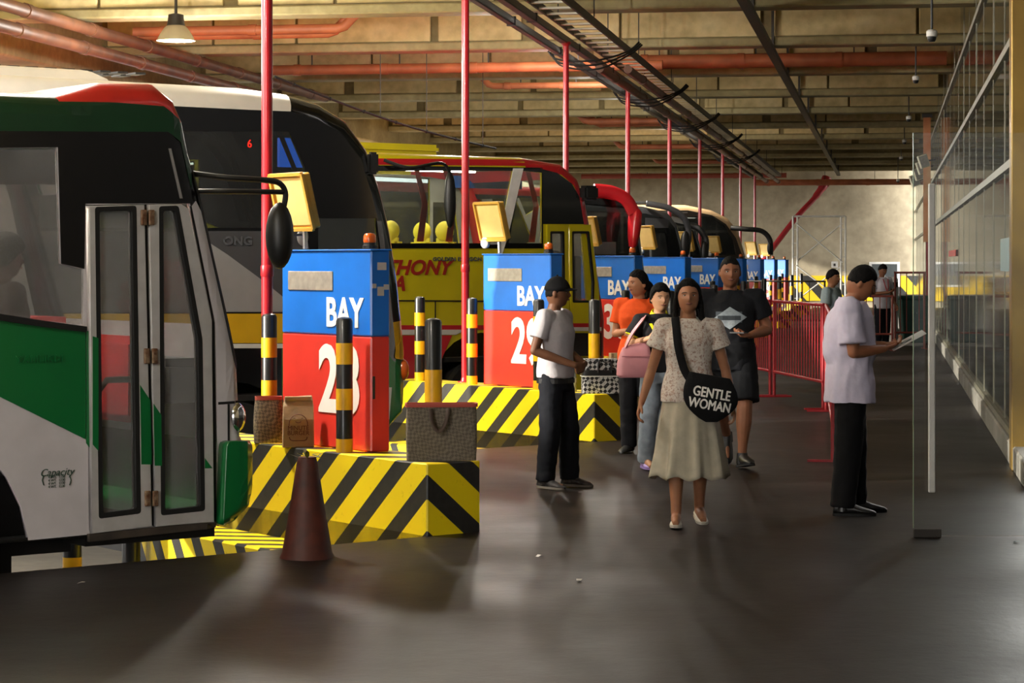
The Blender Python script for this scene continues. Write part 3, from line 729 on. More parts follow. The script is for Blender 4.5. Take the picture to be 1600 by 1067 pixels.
b.paint('green_skirt', b.qs((440, 545), (600, 545), (612, 562), (636, 580), (632, 630), (606, 668), (440, 668)), M_GREEN, 0.006)
b.paint('yellow_corner', round_poly(b.qs((616, 560), (618, 542), (634, 524), (639, 526), (640, 562), (630, 562)), 0.02), M_KYEL, 0.010)
b.paint('white_marker', b.qs((601, 605), (611, 605), (607, 655), (601, 655)), M_WHITE, 0.012)
s_, z_ = b.q(634, 578); MB().ball(b.L(s_, z_, 0.05), (0.06, 0.06, 0.10)).obj('indicator_lamp', M_ORANGE, b.root, smooth=True)
s_, z_ = b.q(370, 377); text('badge', 'ONG', 0.10, M_CHROME, b.root, lambda a, c, h: b.L(a+s_, c+z_, -0.01-h), bold=0.004, sx=1.25, depth=0.012)
b.paint('pillar_trim', b.qs((588, 345), (596, 345), (606, 440), (600, 440)), M_KGREY, 0.01)
s_, z_ = b.q(470, 370); MB().ball(b.L(s_, z_, -0.03), (0.06, 0.02, 0.08)).obj('marker_lamp', M_KSIL, b.root, smooth=True)
s_, z_ = b.q(582, 255); MB().box(s_-b.sn-0.05, s_-b.sn+0.05, -0.04, 0.03, z_-ROAD-0.1, z_-ROAD+0.1).obj('camera_pod', M_BLACK, b.root, bevel=0.02, seg=2)
b.under(-13.2, -2.3)
M_SCR = mat('blue_screen', '#2b62c8', 0.3, emit='#2b62c8', es=1.6, c2='#b04a6a', scale=9)
M_LED = mat('red_digit', '#ff2010', 0.3, emit='#ff2010', es=6)
s_, z_ = b.q(440, 238, 0.4); MB().box(s_-b.sn-0.02, s_-b.sn+0.25, 0.4, 0.44, z_-ROAD-0.13, z_-ROAD+0.13).obj('television', M_SCR, b.root)
s_, z_ = b.q(390, 225, 0.35); text('clock_digit', '6', 0.10, M_LED, b.root, lambda a, c, h: b.L(a+s_, c+z_, 0.35-h))
M_CURT = mat('curtain_orange', '#b8641e', 0.8)
b.paint('curtain', b.qs((438, 205), (450, 215), (470, 265), (464, 268)), M_CURT, -0.06)
for s0 in (-4.1, -5.0, -5.9, -6.8):
    b.seat(s0, 0.2, M_SEATG, z=0.95); b.seat(s0, 1.4, M_SEATG, z=0.95)
b.fit_out(-13.0, -3.0, 3.05, 8.0, (-3.75, -10.0))
b.wheel(-3.75, r=0.52, zc=0.02, chrome=True); b.wheel(-10.0, r=0.52, zc=0.02, chrome=True)

M_VENT = mat('vent_dark', '#2a2826', 0.7)
sa, za = b.q(-160, 96, 0.7); sb_, zb_ = b.q(168, 96, 0.7)
x0, x1 = sa-b.sn, sb_-b.sn; zt = za-ROAD
ru = MB().rings([[Vector((x0+i_, 0.55+j_, z)), Vector((x1-i_*1.6, 0.55+j_, z)), Vector((x1-i_*1.6, 1.95-j_, z)), Vector((x0+i_, 1.95-j_, z))] for i_, j_, z in ((0, 0, 3.2-ROAD), (0.03, 0.03, zt-0.06), (0.10, 0.10, zt), (0.16, 0.16, zt+0.015))]).obj('roof_unit', M_KWHT, b.root, bevel=0.03, seg=2)
for i in range(12):
    MB().box(x0+0.3+i*0.17, x0+0.40+i*0.17, 0.72, 0.9, zt+0.005, zt+0.022).obj('vent_slot', M_VENT, ru)
    MB().box(x0+0.3+i*0.17, x0+0.40+i*0.17, 1.0, 1.18, zt+0.008, zt+0.026).obj('vent_slot', M_VENT, ru)
# ---- yellow and red bus (bay 30)
M_YEL = mat('bus_yellow', '#d3c416', 0.3, var=0.08, scale=2, coat=0.4)
M_YRED = mat('bus_red', '#c3202a', 0.3, var=0.1, scale=2, coat=0.4)
M_SEATY = mat('seat_yellow', '#d8cb2a', 0.7)
M_DKRED = mat('dark_red_letters', '#a3281e', 0.4)
b = Bus(2, -0.68, 0.3, 'yellow and red bus with diagonal white window pillar', 'bus')
fr = b.qs((925, 625), (944, 600), (950, 560), (950, 500), (946, 470), (936, 400), (918, 305), (907, 278), (882, 256), (822, 246))
tags = ['nose', 'nose', 'nose', 'nose', 'windscreen', 'windscreen', 'windscreen', 'front_cap', 'front_cap', 'roof']
prof = [(-12.3, 0.0, 0.02, 'floor_pan')]+[(s, z, 0.14 if i > 1 else 0.06, tg) for i, ((s, z), tg) in enumerate(zip(fr, tags))]+[(-12.0, 3.02, 0.16, 'roof'), (-12.25, 2.7, 0.16, 'rear'), (-12.3, 1.0, 0.1, 'rear')]
b.shell(prof, {'a_pillar': M_YRED, 'floor_pan': M_UNDER, 'nose': M_YRED, 'windscreen': M_GLASS, 'front_cap': M_YRED, 'roof': M_YEL, 'rear': M_YEL})
w1 = b.qs((500, 267), (801, 267), (782, 380), (500, 380))
w2 = b.qs((816, 267), (846, 270), (846, 380), (794, 380))
dr = b.qs((854, 352), (908, 352), (917, 470), (917, 556), (854, 556))
yw = [[(s0, 1.95), (s0+1.5, 1.95), (s0+1.5, 2.83), (s0, 2.83)] for s0 in (-11.6, -9.9, -8.2)]
lw = yw+[[(s0, 1.95), (s0+1.5, 1.95), (s0+1.5, 2.83), (s0, 2.83)] for s0 in (-6.5, -4.9, -3.3)]+[[(-1.75, 1.6), (-1.25, 1.6), (-1.4, 2.5), (-1.75, 2.5)]]
b.side_plate(M_YEL, [w1, w2, dr]+yw, [(-2.75, 0.05, 0.80), (-8.6, 0.05, 0.66)], left_holes=lw)
b.dash(-1.5, -1.0, 0.9, 1.3, M_SEATG)
b.lining(lw, M_INT)
b.pane('window', w1, M_GLASS); b.pane('window', w2, M_GLASS)
for wn in yw: b.pane('window', wn, M_DGLASS)
for wn in lw: b.pane('window', wn, M_DGLASS, t=b.W-0.015)
b.paint('red_band', b.qs((400, 246), (822, 249), (880, 258), (905, 280), (914, 305), (908, 305), (895, 285), (870, 268), (820, 259), (400, 256)), M_YRED)
b.paint('window_band', b.qs((846, 264), (870, 270), (893, 287), (905, 308), (912, 350), (846, 350), (846, 388), (500, 388), (500, 380), (846, 380)), M_BBLK, 0.005)
b.paint('window_frame', b.qs((500, 257), (848, 262), (848, 388), (500, 388)), M_BBLK, 0.005, holes=[w1, w2])
b.paint('slash_pillar', b.qs((801, 263), (817, 263), (793, 368), (783, 400), (776, 400), (781, 363)), mat('pillar_grey', '#f4f2ee', 0.4), 0.012)
b.paint('trim_line', b.qs((500, 468), (850, 470), (850, 472), (500, 470)), M_RUBBER, 0.005)
b.paint('red_line', b.qs((500, 508), (850, 508), (850, 515), (500, 515)), M_YRED, 0.005)
b.paint('white_stripe', b.qs((500, 515), (728, 515), (712, 523), (500, 523)), M_WHITE, 0.006)
b.paint('red_skirt', b.qs((500, 524), (706, 524), (690, 560), (685, 600), (500, 600)), M_YRED, 0.005)
b.paint('hatch_line', b.qs((679, 471), (680.5, 471), (680.5, 507), (679, 507)), M_RUBBER, 0.006)
b.paint('red_corner', b.qs((912, 350), (905, 308), (914, 305), (935, 400), (946, 480), (948, 515), (940, 515), (934, 450), (924, 350)), M_YRED, 0.006)
d1 = leaf('door_leaf', b.qs((853, 351), (886, 351), (888, 558), (853, 558)), b.qs((858, 362), (879, 362), (880, 440), (858, 440)))
d2 = leaf('door_leaf', b.qs((888, 351), (921, 351), (934, 460), (936, 558), (890, 558)), b.qs((892, 362), (918, 362), (926, 440), (925, 472), (893, 472)))
for d in (d1, d2): d.data.materials.clear(); d.data.materials.append(M_YEL)
b.paint('red_line', b.qs((853, 505), (936, 505), (937, 511), (853, 511)), M_YRED, 0.034)
b.paint('white_stripe', b.qs((853, 511), (937, 511), (937, 517), (853, 517)), M_WHITE, 0.034)
b.paint('step_recess', b.qs((855, 520), (937, 520), (937, 556), (855, 556)), M_BBLK, 0.034)
s_, z_ = b.q(668, 419); text('lettering', 'ANTHONY', 0.24, M_DKRED, b.root, lambda a, c, h: b.L(a+s_+0.32, c+z_, -0.006-h), bold=0.008, shear=0.3, sx=1.12, align='RIGHT')
s_, z_ = b.q(622, 444); text('lettering', 'A', 0.24, M_DKRED, b.root, lambda a, c, h: b.L(a+s_, c+z_, -0.006-h), bold=0.008, shear=0.3, sx=1.1)
s_, z_ = b.q(714, 405); text('badge', 'GOLDEN DRAGON', 0.06, M_CHROME, b.root, lambda a, c, h: b.L(a+s_, c+z_, -0.01-h), bold=0.003, sx=1.3, space=1.1)
b.under(-12, -1.8)
for s0 in (-2.75, -3.55, -4.35, -5.15, -5.95, -6.75, -7.55):
    b.seat(s0, 0.2, M_SEATY, z=0.95, hz=1.25); b.seat(s0, 1.4, M_SEATY, z=0.95, hz=1.25)
M_RCUR = mat('red_curtain', '#b8281f', 0.8)
for px_ in (655, 700, 830):
    s_, z_ = b.q(px_, 320)
    pts = [(s_-0.02, 2.82), (s_+0.05, 2.82), (s_+0.18, 2.4), (s_+0.12, 1.95), (s_+0.02, 1.95), (s_+0.1, 2.4)]
    b.paint('curtain', pts, M_RCUR, -0.08)
s_, z_ = b.q(760, 285, 2.3); MB().box(s_-b.sn-0.6, s_-b.sn+0.6, 2.3, 2.36, z_-ROAD-0.08, z_-ROAD+0.08).obj('route_board', mat('blue_board', '#1f57b0', 0.5), b.root)
MB().box(-1.6-b.sn, -1.0-b.sn, 0.05, 2.4, 0.3-ROAD, 0.36-ROAD).obj('step', M_UNDER, b.root)
s_, z_ = b.q(918, 300, -0.05); MB().box(s_-b.sn-0.08, s_-b.sn+0.14, -0.12, 0.05, z_-ROAD-0.10, z_-ROAD+0.08).obj('mirror_head', M_BLACK, b.root, bevel=0.03, seg=2)
# black hanging mirror before the side windows
c = mq(b, 703, 312, -0.25); MB().ball(c, (0.075, 0.07, 0.34), 14, 8).obj('mirror_head', M_BLACK, b.root, smooth=True)
MB().tube(smooth_path([mq(b, 600, 250, -0.02), mq(b, 640, 262, -0.2), mq(b, 690, 255, -0.25), mq(b, 705, 275, -0.25)]), 0.02, 8).obj('mirror_arm', M_BLACK, b.root, smooth=True)
b.fit_out(-11.8, -1.4, 2.92, 28.0, (-2.75, -8.6))
b.wheel(-2.75, r=0.52, zc=0.02); b.wheel(-8.6, r=0.52, zc=0.02)
MB().box(-6.5-b.sn, -3.0-b.sn, 0.5, 2.0, 3.02-ROAD, 3.14-ROAD).obj('roof_unit', M_YEL, b.root, bevel=0.04, seg=2)

# ---- coaches farther along the row
def coach(k, sn, label, fr, tags, mats, side_m, band, rest, win, zr, t0=0.3):
    b = Bus(k, sn, t0, label, 'coach')
    f = [b.q(*p) for p in fr]
    prof = [(-12.5, 0.0, 0.02, 'floor_pan')]+[(s, z, 0.14 if i > 1 else 0.06, tg) for i, ((s, z), tg) in enumerate(zip(f, tags))]+[(-12.1, zr, 0.16, 'roof'), (-12.4, zr-0.4, 0.16, 'rear'), (-12.5, 1.0, 0.1, 'rear')]
    b.shell(prof, {**mats, 'a_pillar': M_KBLK})
    wn = b.qs(*win)
    more = [[(s0, 1.95), (s0+1.5, 1.95), (s0+1.5, zr-0.48), (s0, zr-0.48)] for s0 in (-11.6, -9.9, -8.2, -6.5, -4.9)]
    b.side_plate(side_m, [wn]+more, [(-3.4, 0.05, 0.62), (-9.2, 0.05, 0.62)], left_holes=more)
    b.pane('window', wn, M_DGLASS)
    for m in more: b.pane('window', m, M_DGLASS); b.pane('window', m, M_GLASS, t=b.W-0.015)
    for nm, pts, m in rest: b.paint(nm, b.qs(*pts), m, 0.006)
    b.fit_out(-11.8, -1.8, zr-0.12, 2.0, (-3.4, -9.2)); b.under(-12, -2.0); b.wheel(-3.4, r=0.52, zc=0.02); b.wheel(-9.2, r=0.52, zc=0.02)
    for s0 in (-2.9, -3.8): b.seat(s0, 0.2, M_SEATG, z=0.95); b.seat(s0, 1.4, M_SEATG, z=0.95)
    return b
b = coach(3, -0.85, 'dark coach with red roof and drooping red mirrors', [(1000, 590), (1016, 575), (1020, 540), (1019, 470), (1012, 420), (1003, 350), (995, 318), (975, 302), (945, 296)],
          ['nose', 'nose', 'nose', 'windscreen', 'windscreen', 'windscreen', 'roof', 'roof', 'roof'], {'floor_pan': M_UNDER, 'nose': M_YRED, 'windscreen': M_DGLASS, 'roof': M_YRED, 'rear': M_YRED},
          M_BBLK, None, [('grey_dash', [(930, 378), (962, 378), (962, 398), (930, 398)], M_SEATG)], [(900, 318), (988, 322), (1000, 396), (900, 396)], 2.95)
MB().tube(smooth_path([mq(b, 928, 297, 0.0), mq(b, 955, 300, -0.1), mq(b, 978, 312, -0.2), mq(b, 990, 332, -0.25)]), [0.07]*19, 10, flat=1.5).obj('mirror_arm', M_YRED, b.root, smooth=True)
MB().rings([[mq(b, 991, 357, -0.25)+Vector((0.085*k*math.copysign(abs(math.cos(a))**0.6, math.cos(a))+0.03*u, 0.11*k*math.copysign(abs(math.sin(a))**0.6, math.sin(a)), u*0.30)) for a in [2*math.pi*j/16 for j in range(16)]] for u, k in ((-1, 0.35), (-0.9, 0.62), (-0.4, 0.85), (0.3, 1), (0.8, 0.95), (1, 0.6))]).obj('mirror_head', M_YRED, b.root, smooth=True)
b = coach(4, -0.95, 'dark grey coach with looping white backed mirror', [(1066, 560), (1078, 545), (1080, 500), (1078, 440), (1074, 400), (1062, 350), (1048, 332), (1010, 322)],
          ['nose', 'nose', 'nose', 'windscreen', 'windscreen', 'roof', 'roof', 'roof'], {'floor_pan': M_UNDER, 'nose': M_KGREY, 'windscreen': M_DGLASS, 'roof': M_KGREY, 'rear': M_KGREY},
          M_KBLK, None, [('grey_field', [(1008, 340), (1044, 342), (1044, 356), (1008, 356)], M_KGREY)], [(990, 362), (1040, 364), (1044, 404), (990, 404)], 2.98)
MB().tube(smooth_path([mq(b, 1010, 318, 0.0), mq(b, 1045, 325, -0.2), mq(b, 1068, 340, -0.3), mq(b, 1076, 362, -0.3), mq(b, 1074, 385, -0.3)]), 0.045, 10, flat=1.3).obj('mirror_arm', M_KGREY, b.root, smooth=True)
MB().ball(mq(b, 1071, 382, -0.32), (0.11, 0.08, 0.26), 14, 10).obj('mirror_head', M_BLACK, b.root, smooth=True)
b = coach(5, -1.3, 'coach with plain black mirrors behind the dark grey coach', [(1095, 530), (1106, 520), (1108, 480), (1106, 430), (1100, 390), (1090, 355), (1075, 342), (1050, 336)],
          ['nose', 'nose', 'nose', 'windscreen', 'windscreen', 'roof', 'roof', 'roof'], {'floor_pan': M_UNDER, 'nose': M_KSIL, 'windscreen': M_DGLASS, 'roof': M_KSIL, 'rear': M_KSIL},
          M_KBLK, None, [], [(1030, 350), (1072, 352), (1088, 398), (1030, 398)], 2.95)
MB().tube(smooth_path([mq(b, 1078, 352, 0.0), mq(b, 1090, 356, -0.2), mq(b, 1102, 372, -0.3), mq(b, 1103, 390, -0.3)]), 0.05, 10, flat=1.4).obj('mirror_arm', M_BLACK, b.root, smooth=True)
MB().ball(mq(b, 1101, 394, -0.32), (0.10, 0.08, 0.24), 14, 10).obj('mirror_head', M_BLACK, b.root, smooth=True)
M_BEI = mat('coach_beige', '#c2a27a', 0.35, var=0.08, coat=0.3)
b = coach(6, -0.35, 'beige coach with a long black mirror arm, last in the row', [(1155, 520), (1170, 510), (1175, 480), (1174, 440), (1168, 400), (1157, 362), (1140, 340), (1115, 328), (1075, 320)],
          ['nose', 'nose', 'nose', 'windscreen', 'windscreen', 'front_cap', 'roof', 'roof', 'roof'], {'floor_pan': M_UNDER, 'nose': M_BEI, 'windscreen': M_DGLASS, 'front_cap': M_BEI, 'roof': M_BEI, 'rear': M_BEI},
          mat('coach_brown', '#33291f', 0.3, coat=0.3), None, [('beige_corner', [(1112, 329), (1138, 342), (1154, 365), (1163, 400), (1160, 400), (1150, 372), (1134, 350), (1112, 336)], M_BEI), ('beige_side', [(1060, 405), (1166, 407), (1170, 470), (1060, 470)], M_BEI)], [(1062, 338), (1112, 338), (1132, 352), (1146, 375), (1150, 398), (1062, 398)], 3.0)
MB().tube(smooth_path([mq(b, 1142, 356, 0.0), mq(b, 1165, 358, -0.3), mq(b, 1190, 361, -0.5), mq(b, 1203, 375, -0.6), mq(b, 1204, 398, -0.6)]), 0.055, 10, flat=1.2).obj('mirror_arm', M_BLACK, b.root, smooth=True)
MB().ball(mq(b, 1202, 388, -0.62), (0.06, 0.06, 0.15), 12, 8).obj('mirror_head', M_BLACK, b.root, smooth=True)
# ------------------------------------------------------------------ lamps
M_LAMP = mat('lamp_enamel', '#b8ad94', 0.45, var=0.1)
M_LENS = mat('lamp_lens', '#ffe9b0', 0.3, emit='#ffdf9c', es=6.0)
LAMPN = 0
def high_bay(u, v, z, watts, label, glow=110, c=(1.0, 0.94, 0.84)):
    X, Y = xy(u, v)
    t = thing('high_bay_lamp', label, 'lamp', (X, Y, z), 0, 'ceiling lamps')
    MB().lathe([(0.02, 0.62), (0.02, 0.36), (0.10, 0.34), (0.11, 0.24), (0.12, 0.20)], 20).obj('ballast', M_DKSTEEL, t, smooth=True)
    MB().lathe([(0.11, 0.20), (0.15, 0.17), (0.21, 0.08), (0.25, 0.0), (0.243, 0.0), (0.2, 0.075), (0.14, 0.155), (0.10, 0.185)], 28, cap=False).obj('reflector', M_LAMP, t, smooth=True)
    MB().lathe([(0.0, 0.03), (0.2, 0.03), (0.236, 0.012), (0.2, 0.008), (0.0, 0.004)], 28).obj('lens', M_LENS, t, smooth=True)
    l = bpy.data.lights.new('lamp_light', 'SPOT'); l.energy = watts; l.color = c; l.shadow_soft_size = 0.15; l.spot_size = R(100); l.spot_blend = 0.5
    o = bpy.data.objects.new('lamp_light', l); COL.objects.link(o); o.parent = t; o.location = (0, 0, -0.05)
    l = bpy.data.lights.new('lamp_fill', 'POINT'); l.energy = glow; l.color = c; l.shadow_soft_size = 0.15  # added all-round point light that brightens the ceiling beams
    o = bpy.data.objects.new('lamp_fill', l); COL.objects.link(o); o.parent = t; o.location = (0, 0, -0.22)
u_, v_ = uv(-4.37, 30.0)
high_bay(u_, v_, 4.58, 320, 'bell shaped high bay lamp hanging above the green and white bus', 200)
for u, v, z, w, lb, gw in ((-9.2, 21.5, 4.5, 420, 'added unseen high bay lamp over the rear of the green bus', 520), (-8.4, 11.6, 4.5, 420, 'added unseen high bay lamp over the left end of the nearest bay', 480),
                       (-5.6, 14.9, 4.4, 700, 'added unseen high bay lamp over the nearest bay cabinet', 200), (-5.4, 20.8, 4.5, 850, 'added unseen high bay lamp over the second bay cabinet', 200),
                       (-5.6, 7.5, 4.5, 130, 'added unseen high bay lamp over the foreground platform', 240)):
    high_bay(u, v, z, w, lb, gw)  # lamps added out of view to light the near bays and beams
for k, v in ((2, 31.0), (3, 36.3), (4, 41.5), (5, 46.9), (6, 57.5)):  # lamps added behind the beams to brighten the farther bays
    high_bay(-5.4, v, 5.17, 520, f'added hidden high bay lamp between the ceiling beams {WH[k]}', 110)
# ------------------------------------------------------------------ cable trays, pipes, wires under the ceiling
def run(name, label, cat, group=None):
    t = thing(name, label, cat, (0, 0, 0), -AIS, group); return t
V0, V1 = 12.0, 81.5
t = run('cable_ladder', 'galvanised cable ladder with pale rungs running along the bays', 'cable tray')
for u in (-4.08, -3.66): MB().box(u-0.015, u+0.015, V0, V1, 4.70, 4.80).obj('side_rail', M_DKSTEEL, t)
rung = MB().box(-0.21, 0.21, -0.05, 0.05, -0.012, 0.012).mesh('rung')
rung.materials.append(M_TRAY)
v = V0+0.2
while v < V1:
    o = link('rung', rung, None, t); o.location = (-3.87, v, 4.715); v += 0.62
hang = MB().box(-0.008, 0.008, -0.008, 0.008, 0, 0.94).mesh('hanger'); hang.materials.append(M_DKSTEEL)
for i in range(14):
    for u in (-4.1, -3.64):
        o = link('hanger', hang, None, t); o.location = (u, V0+1+i*5.3, 4.8)
for u, z, w, lb in ((-4.62, 4.66, 0.09, 'outermost black cable trunking above the red poles'), (-4.36, 4.70, 0.11, 'black cable trunking between the ladder and the outer trunking')):
    t = run('cable_trunking', lb, 'cable trunking', 'trunking beside the cable ladder')
    MB().box(u-w/2, u+w/2, V0, V1, z, z+0.10).obj('duct', M_BLACK, t, bevel=0.01)
    for i in range(18):
        MB().box(u-w/2-0.012, u+w/2+0.012, V0+i*4.1, V0+i*4.1+0.05, z-0.01, z+0.11).obj('bracket', M_DKSTEEL, t)
for u, z, lb in ((-4.2, 4.58, 'brown conduit pipe hanging under the cable ladder, nearer the buses'), (-3.78, 4.56, 'brown conduit pipe hanging under the cable ladder, nearer the aisle')):
    t = run('conduit_pipe', lb, 'pipe', 'brown conduits')
    MB().tube([(u, 34.0, z), (u, V1, z)], 0.065, 10).obj('pipe', M_PIPEB, t, smooth=True)
    for i in range(12): MB().tube([(u, 36+i*4.2, z), (u, 36.12+i*4.2, z)], 0.08, 10).obj('collar', M_PIPEB, t, smooth=True)
# drooping cable loops at the poles
for k in range(2, 7):
    p = bay(k, 0.3, 2.5); u, v = uv(p.x, p.y)
    t = run('cable_loop', f'black cable loop drooping across the trays at the pole {WH[k]}', 'cable', 'cable loops')
    for j in range(3):
        pts = smooth_path([(u-0.25, v+j*0.2, 4.60), (u-0.1, v+j*0.2, 4.48-0.03*j), (u+0.4, v+j*0.2, 4.46-0.04*j), (u+0.8, v+0.3+j*0.2, 4.6), (u+0.95, v+0.5+j*0.2, 4.75)])
        MB().tube(pts, 0.014, 6).obj('cable', M_RUBBER, t, smooth=True)
t = run('steel_channel', 'dark steel channel under the ceiling along the aisle', 'channel')
MB().box(-1.76, -1.64, V0, 84, 4.82, 4.90).obj('rail', M_DKSTEEL, t)
for i in range(14): MB().box(-1.70, -1.66, V0+1.5+5.3*i, V0+1.56+5.3*i, 4.9, 5.5).obj('hanger', M_DKSTEEL, t)
for u, z, lb in ((-10.6, 4.84, 'upper brown drain pipe running along the open side'), (-10.7, 4.60, 'lower brown drain pipe running along the open side')):
    t = run('drain_pipe', lb, 'pipe', 'drain pipes along the open side')
    MB().tube([(u, 12, z), (u, 43, z)], 0.085, 12).obj('pipe', M_PIPEB, t, smooth=True)
    for i in range(13): MB().tube([(u, 13+i*2.4, z), (u, 13.14+i*2.4, z)], 0.098, 12).obj('collar', M_PIPEB, t, smooth=True)
def cross_pipe(Y, z, x0, x1, lb, r=0.075, elbow=None, m=M_PIPE, twin=0):
    ua = uv((x0-800)/FPX*Y, Y)[0]; ub = uv((x1-800)/FPX*Y, Y)[0]; v = uv(((x0+x1)/2-800)/FPX*Y, Y)[1]
    t = run('cross_pipe', lb, 'pipe', 'orange pipes across the ceiling')
    for j in range(1+twin):
        vv = v+j*0.28; zz = z-0.03*j
        pts = [(ua, vv, zz), (ub, vv, zz)]
        if elbow == 'r': pts = [(ua, vv, zz), (ub-0.2-j*0.2, vv, zz), (ub-0.1-j*0.2, vv, zz+0.03), (ub+0.08-j*0.2, vv+0.02, zz+0.22), (ub+0.1-j*0.2, vv, zz+0.3)]
        if elbow == 'l': pts = [(ua-0.1+j*0.2, vv, zz+0.3), (ua-0.08+j*0.2, vv, zz+0.22), (ua+0.1+j*0.2, vv, zz+0.03), (ua+0.2+j*0.2, vv, zz), (ub, vv, zz)]
        MB().tube(pts, r, 12).obj('pipe', m, t, smooth=True)
        n = max(2, int((ub-ua)/1.6))
        for i in range(n):
            u = ua+0.4+(ub-ua-0.6)*i/n
            MB().tube([(u, vv, zz), (u+0.12, vv, zz)], r+0.012, 12).obj('collar', m, t, smooth=True)
            if j == 0: MB().box(u+0.3, u+0.32, vv-0.01, vv+0.01, zz, 5.5).obj('hanger', M_DKSTEEL, t)
cross_pipe(33.0, 5.02, 200, 555, 'twin orange pipes with upturned elbows behind the hanging lamp', 0.07, 'r', twin=1)
cross_pipe(38.3, 4.93, 410, 1040, 'long orange pipe across the ceiling left of the cable ladder', 0.085)
cross_pipe(38.6, 5.08, 960, 1478, 'thick orange pipe across the ceiling right of the cable ladder', 0.12)
cross_pipe(43.0, 5.0, 752, 980, 'orange pipe with small elbow behind the second red pole', 0.06, 'l')
cross_pipe(52.0, 4.88, 905, 1060, 'twin orange pipes with elbows beside the third red pole', 0.075, 'l', twin=1)
cross_pipe(63.0, 4.86, 962, 1110, 'short orange pipe above the red mirrored coach', 0.07, 'l')
cross_pipe(73.0, 4.88, 1020, 1180, 'thin orange pipe close to the end wall', 0.06, 'l')
cross_pipe(84.3, 4.86, 905, 1230, 'long dull red pipe crossing before the end wall', 0.09, m=mat('dull_red_pipe', '#9a4634', 0.6))
cross_pipe(84.0, 4.62, 1180, 1440, 'bright orange pipe along the top of the end wall', 0.11)
t = thing('hanging_cable', 'thin black cable sagging diagonally from the ceiling to the yellow bus', 'cable')
p0, p1 = at(430, 120, 33), at(775, 232, 40)
pts = [p0.lerp(p1, i/14)+Vector((0, 0, -0.10*math.sin(math.pi*i/14))) for i in range(15)]
MB().tube(pts, 0.018, 6).obj('cable', M_RUBBER, t, smooth=True)
for i in range(1, 14, 2): MB().ball(pts[i], 0.03, 8, 5).obj('clip', M_RUBBER, t)
for i in (6, 9, 13): MB().bar(pts[i], (pts[i].x, pts[i].y, 5.4), 0.012).obj('hanger_wire', M_DKSTEEL, t)
# dome cameras on drop rods
for i, (x, y, Y, lb) in enumerate(((1456, 57, 22.8, 'white dome camera on a drop rod, nearest and highest in view'), (1431, 125, 35.3, 'white dome camera on a drop rod, second from the glass wall'), (1420, 186, 46, 'white dome camera on a drop rod, third along the aisle'), (1413, 222, 58, 'small dome camera on a drop rod, fourth along the aisle'), (1408, 248, 68, 'small dome camera on a drop rod, fifth along the aisle'), (1403, 283, 76, 'smallest dome camera hanging before the end wall'))):
    p = at(x, y, Y); t = thing('dome_camera', lb, 'camera', p, 0, 'dome cameras over the aisle')
    MB().lathe([(0.0, -0.055), (0.03, -0.05), (0.042, -0.03), (0.045, 0.0)], 16).obj('dome', M_BLACK, t, smooth=True)
    MB().lathe([(0.046, -0.005), (0.055, 0.0), (0.055, 0.05), (0.04, 0.065), (0.0, 0.066)], 16).obj('housing', M_WHITE, t, smooth=True)
    MB().tube([(0, 0, 0.06), (0, 0, 5.4-p.z)], 0.012, 8).obj('drop_rod', M_BLACK, t)
# ------------------------------------------------------------------ glass door leaf, right foreground
M_DOORG = glass('door_leaf_glass', (0.95, 0.97, 0.96), 0.003)
dY = 14.25; x0 = (1427-800)/FPX*dY; x1 = xy(UW-0.03, uv(3.4, dY)[1])[0]
t = thing('glass_door', 'open frameless glass door with a long white handle', 'door', (x1, dY, 0))
wd = x1-x0
MB().box(-wd, 0, -0.006, 0.006, 0.012, 2.5).obj('glass_leaf', M_DOORG, t)
MB().box(-wd, -wd+0.17, -0.02, 0.02, 0.002, 0.055).obj('patch_fitting', M_DKSTEEL, t, bevel=0.004)
MB().box(-wd-0.002, -wd+0.002, -0.006, 0.006, 0.06, 2.5).obj('polished_edge', mat('glass_edge', '#9fb89a', 0.2), t)
hx = (1453-800)/FPX*dY-x1
h = MB().box(hx-0.021, hx+0.021, -0.075, -0.045, 0.285, 2.185).obj('handle', mat('handle_white', '#cfcdc8', 0.35), t, bevel=0.006)
for z in (0.5, 1.95): MB().tube([(hx, -0.05, z), (hx, 0.0, z)], 0.012, 8).obj('handle_standoff', M_STEEL, h)
# sheet of pale film and red sticker on the glazing
p = thing('window_notice', 'pale blue notice stuck to the glazed wall', 'notice', (*xy(UW-0.0, 20.6), 1.62), -AIS)
MB().box(-0.006, 0.0, -0.0, 1.6, 0.0, 0.30).obj('sheet', mat('notice_blue', '#8fa6aa', 0.4), p)
p = thing('window_sticker', 'small red rectangular sticker on the glazed wall', 'sticker', (*xy(UW, 36.5), 1.80), -AIS)
MB().box(-0.006, 0.0, 0, 4.0, 0, 0.10).obj('sheet', mat('sticker_red', '#e0453a', 0.4), p)
# ------------------------------------------------------------------ red crowd barriers and far railings
def barrier(a, b_, label, h=1.21, n=18, m=M_REDPD, group='red crowd barriers', r=0.022, low=0.32, feet=True):
    a = Vector(a); b_ = Vector(b_); L = (b_-a).length; rz = math.atan2(b_.y-a.y, b_.x-a.x)
    t = thing('crowd_barrier', label, 'barrier', a, rz, group)
    for x in (r, L-r):
        MB().tube([(x, 0, 0.0), (x, 0, h)], r, 10).obj('upright', m, t, smooth=True)
        if feet: MB().box(x-0.025, x+0.025, -0.22, 0.22, 0.0, 0.02).obj('foot', m, t)
    MB().tube([(0, 0, h), (L, 0, h)], r, 10).obj('top_rail', m, t, smooth=True)
    MB().tube([(0, 0, low), (L, 0, low)], r*0.9, 10).obj('bottom_rail', m, t, smooth=True)
    bar = MB().tube([(0, 0, low), (0, 0, h)], r*0.42, 8).mesh('bar', smooth=True); bar.materials.append(m)
    for i in range(n):
        o = link('bar', bar, None, t); o.location = ((i+1)*L/(n+1), 0, 0)
    return t
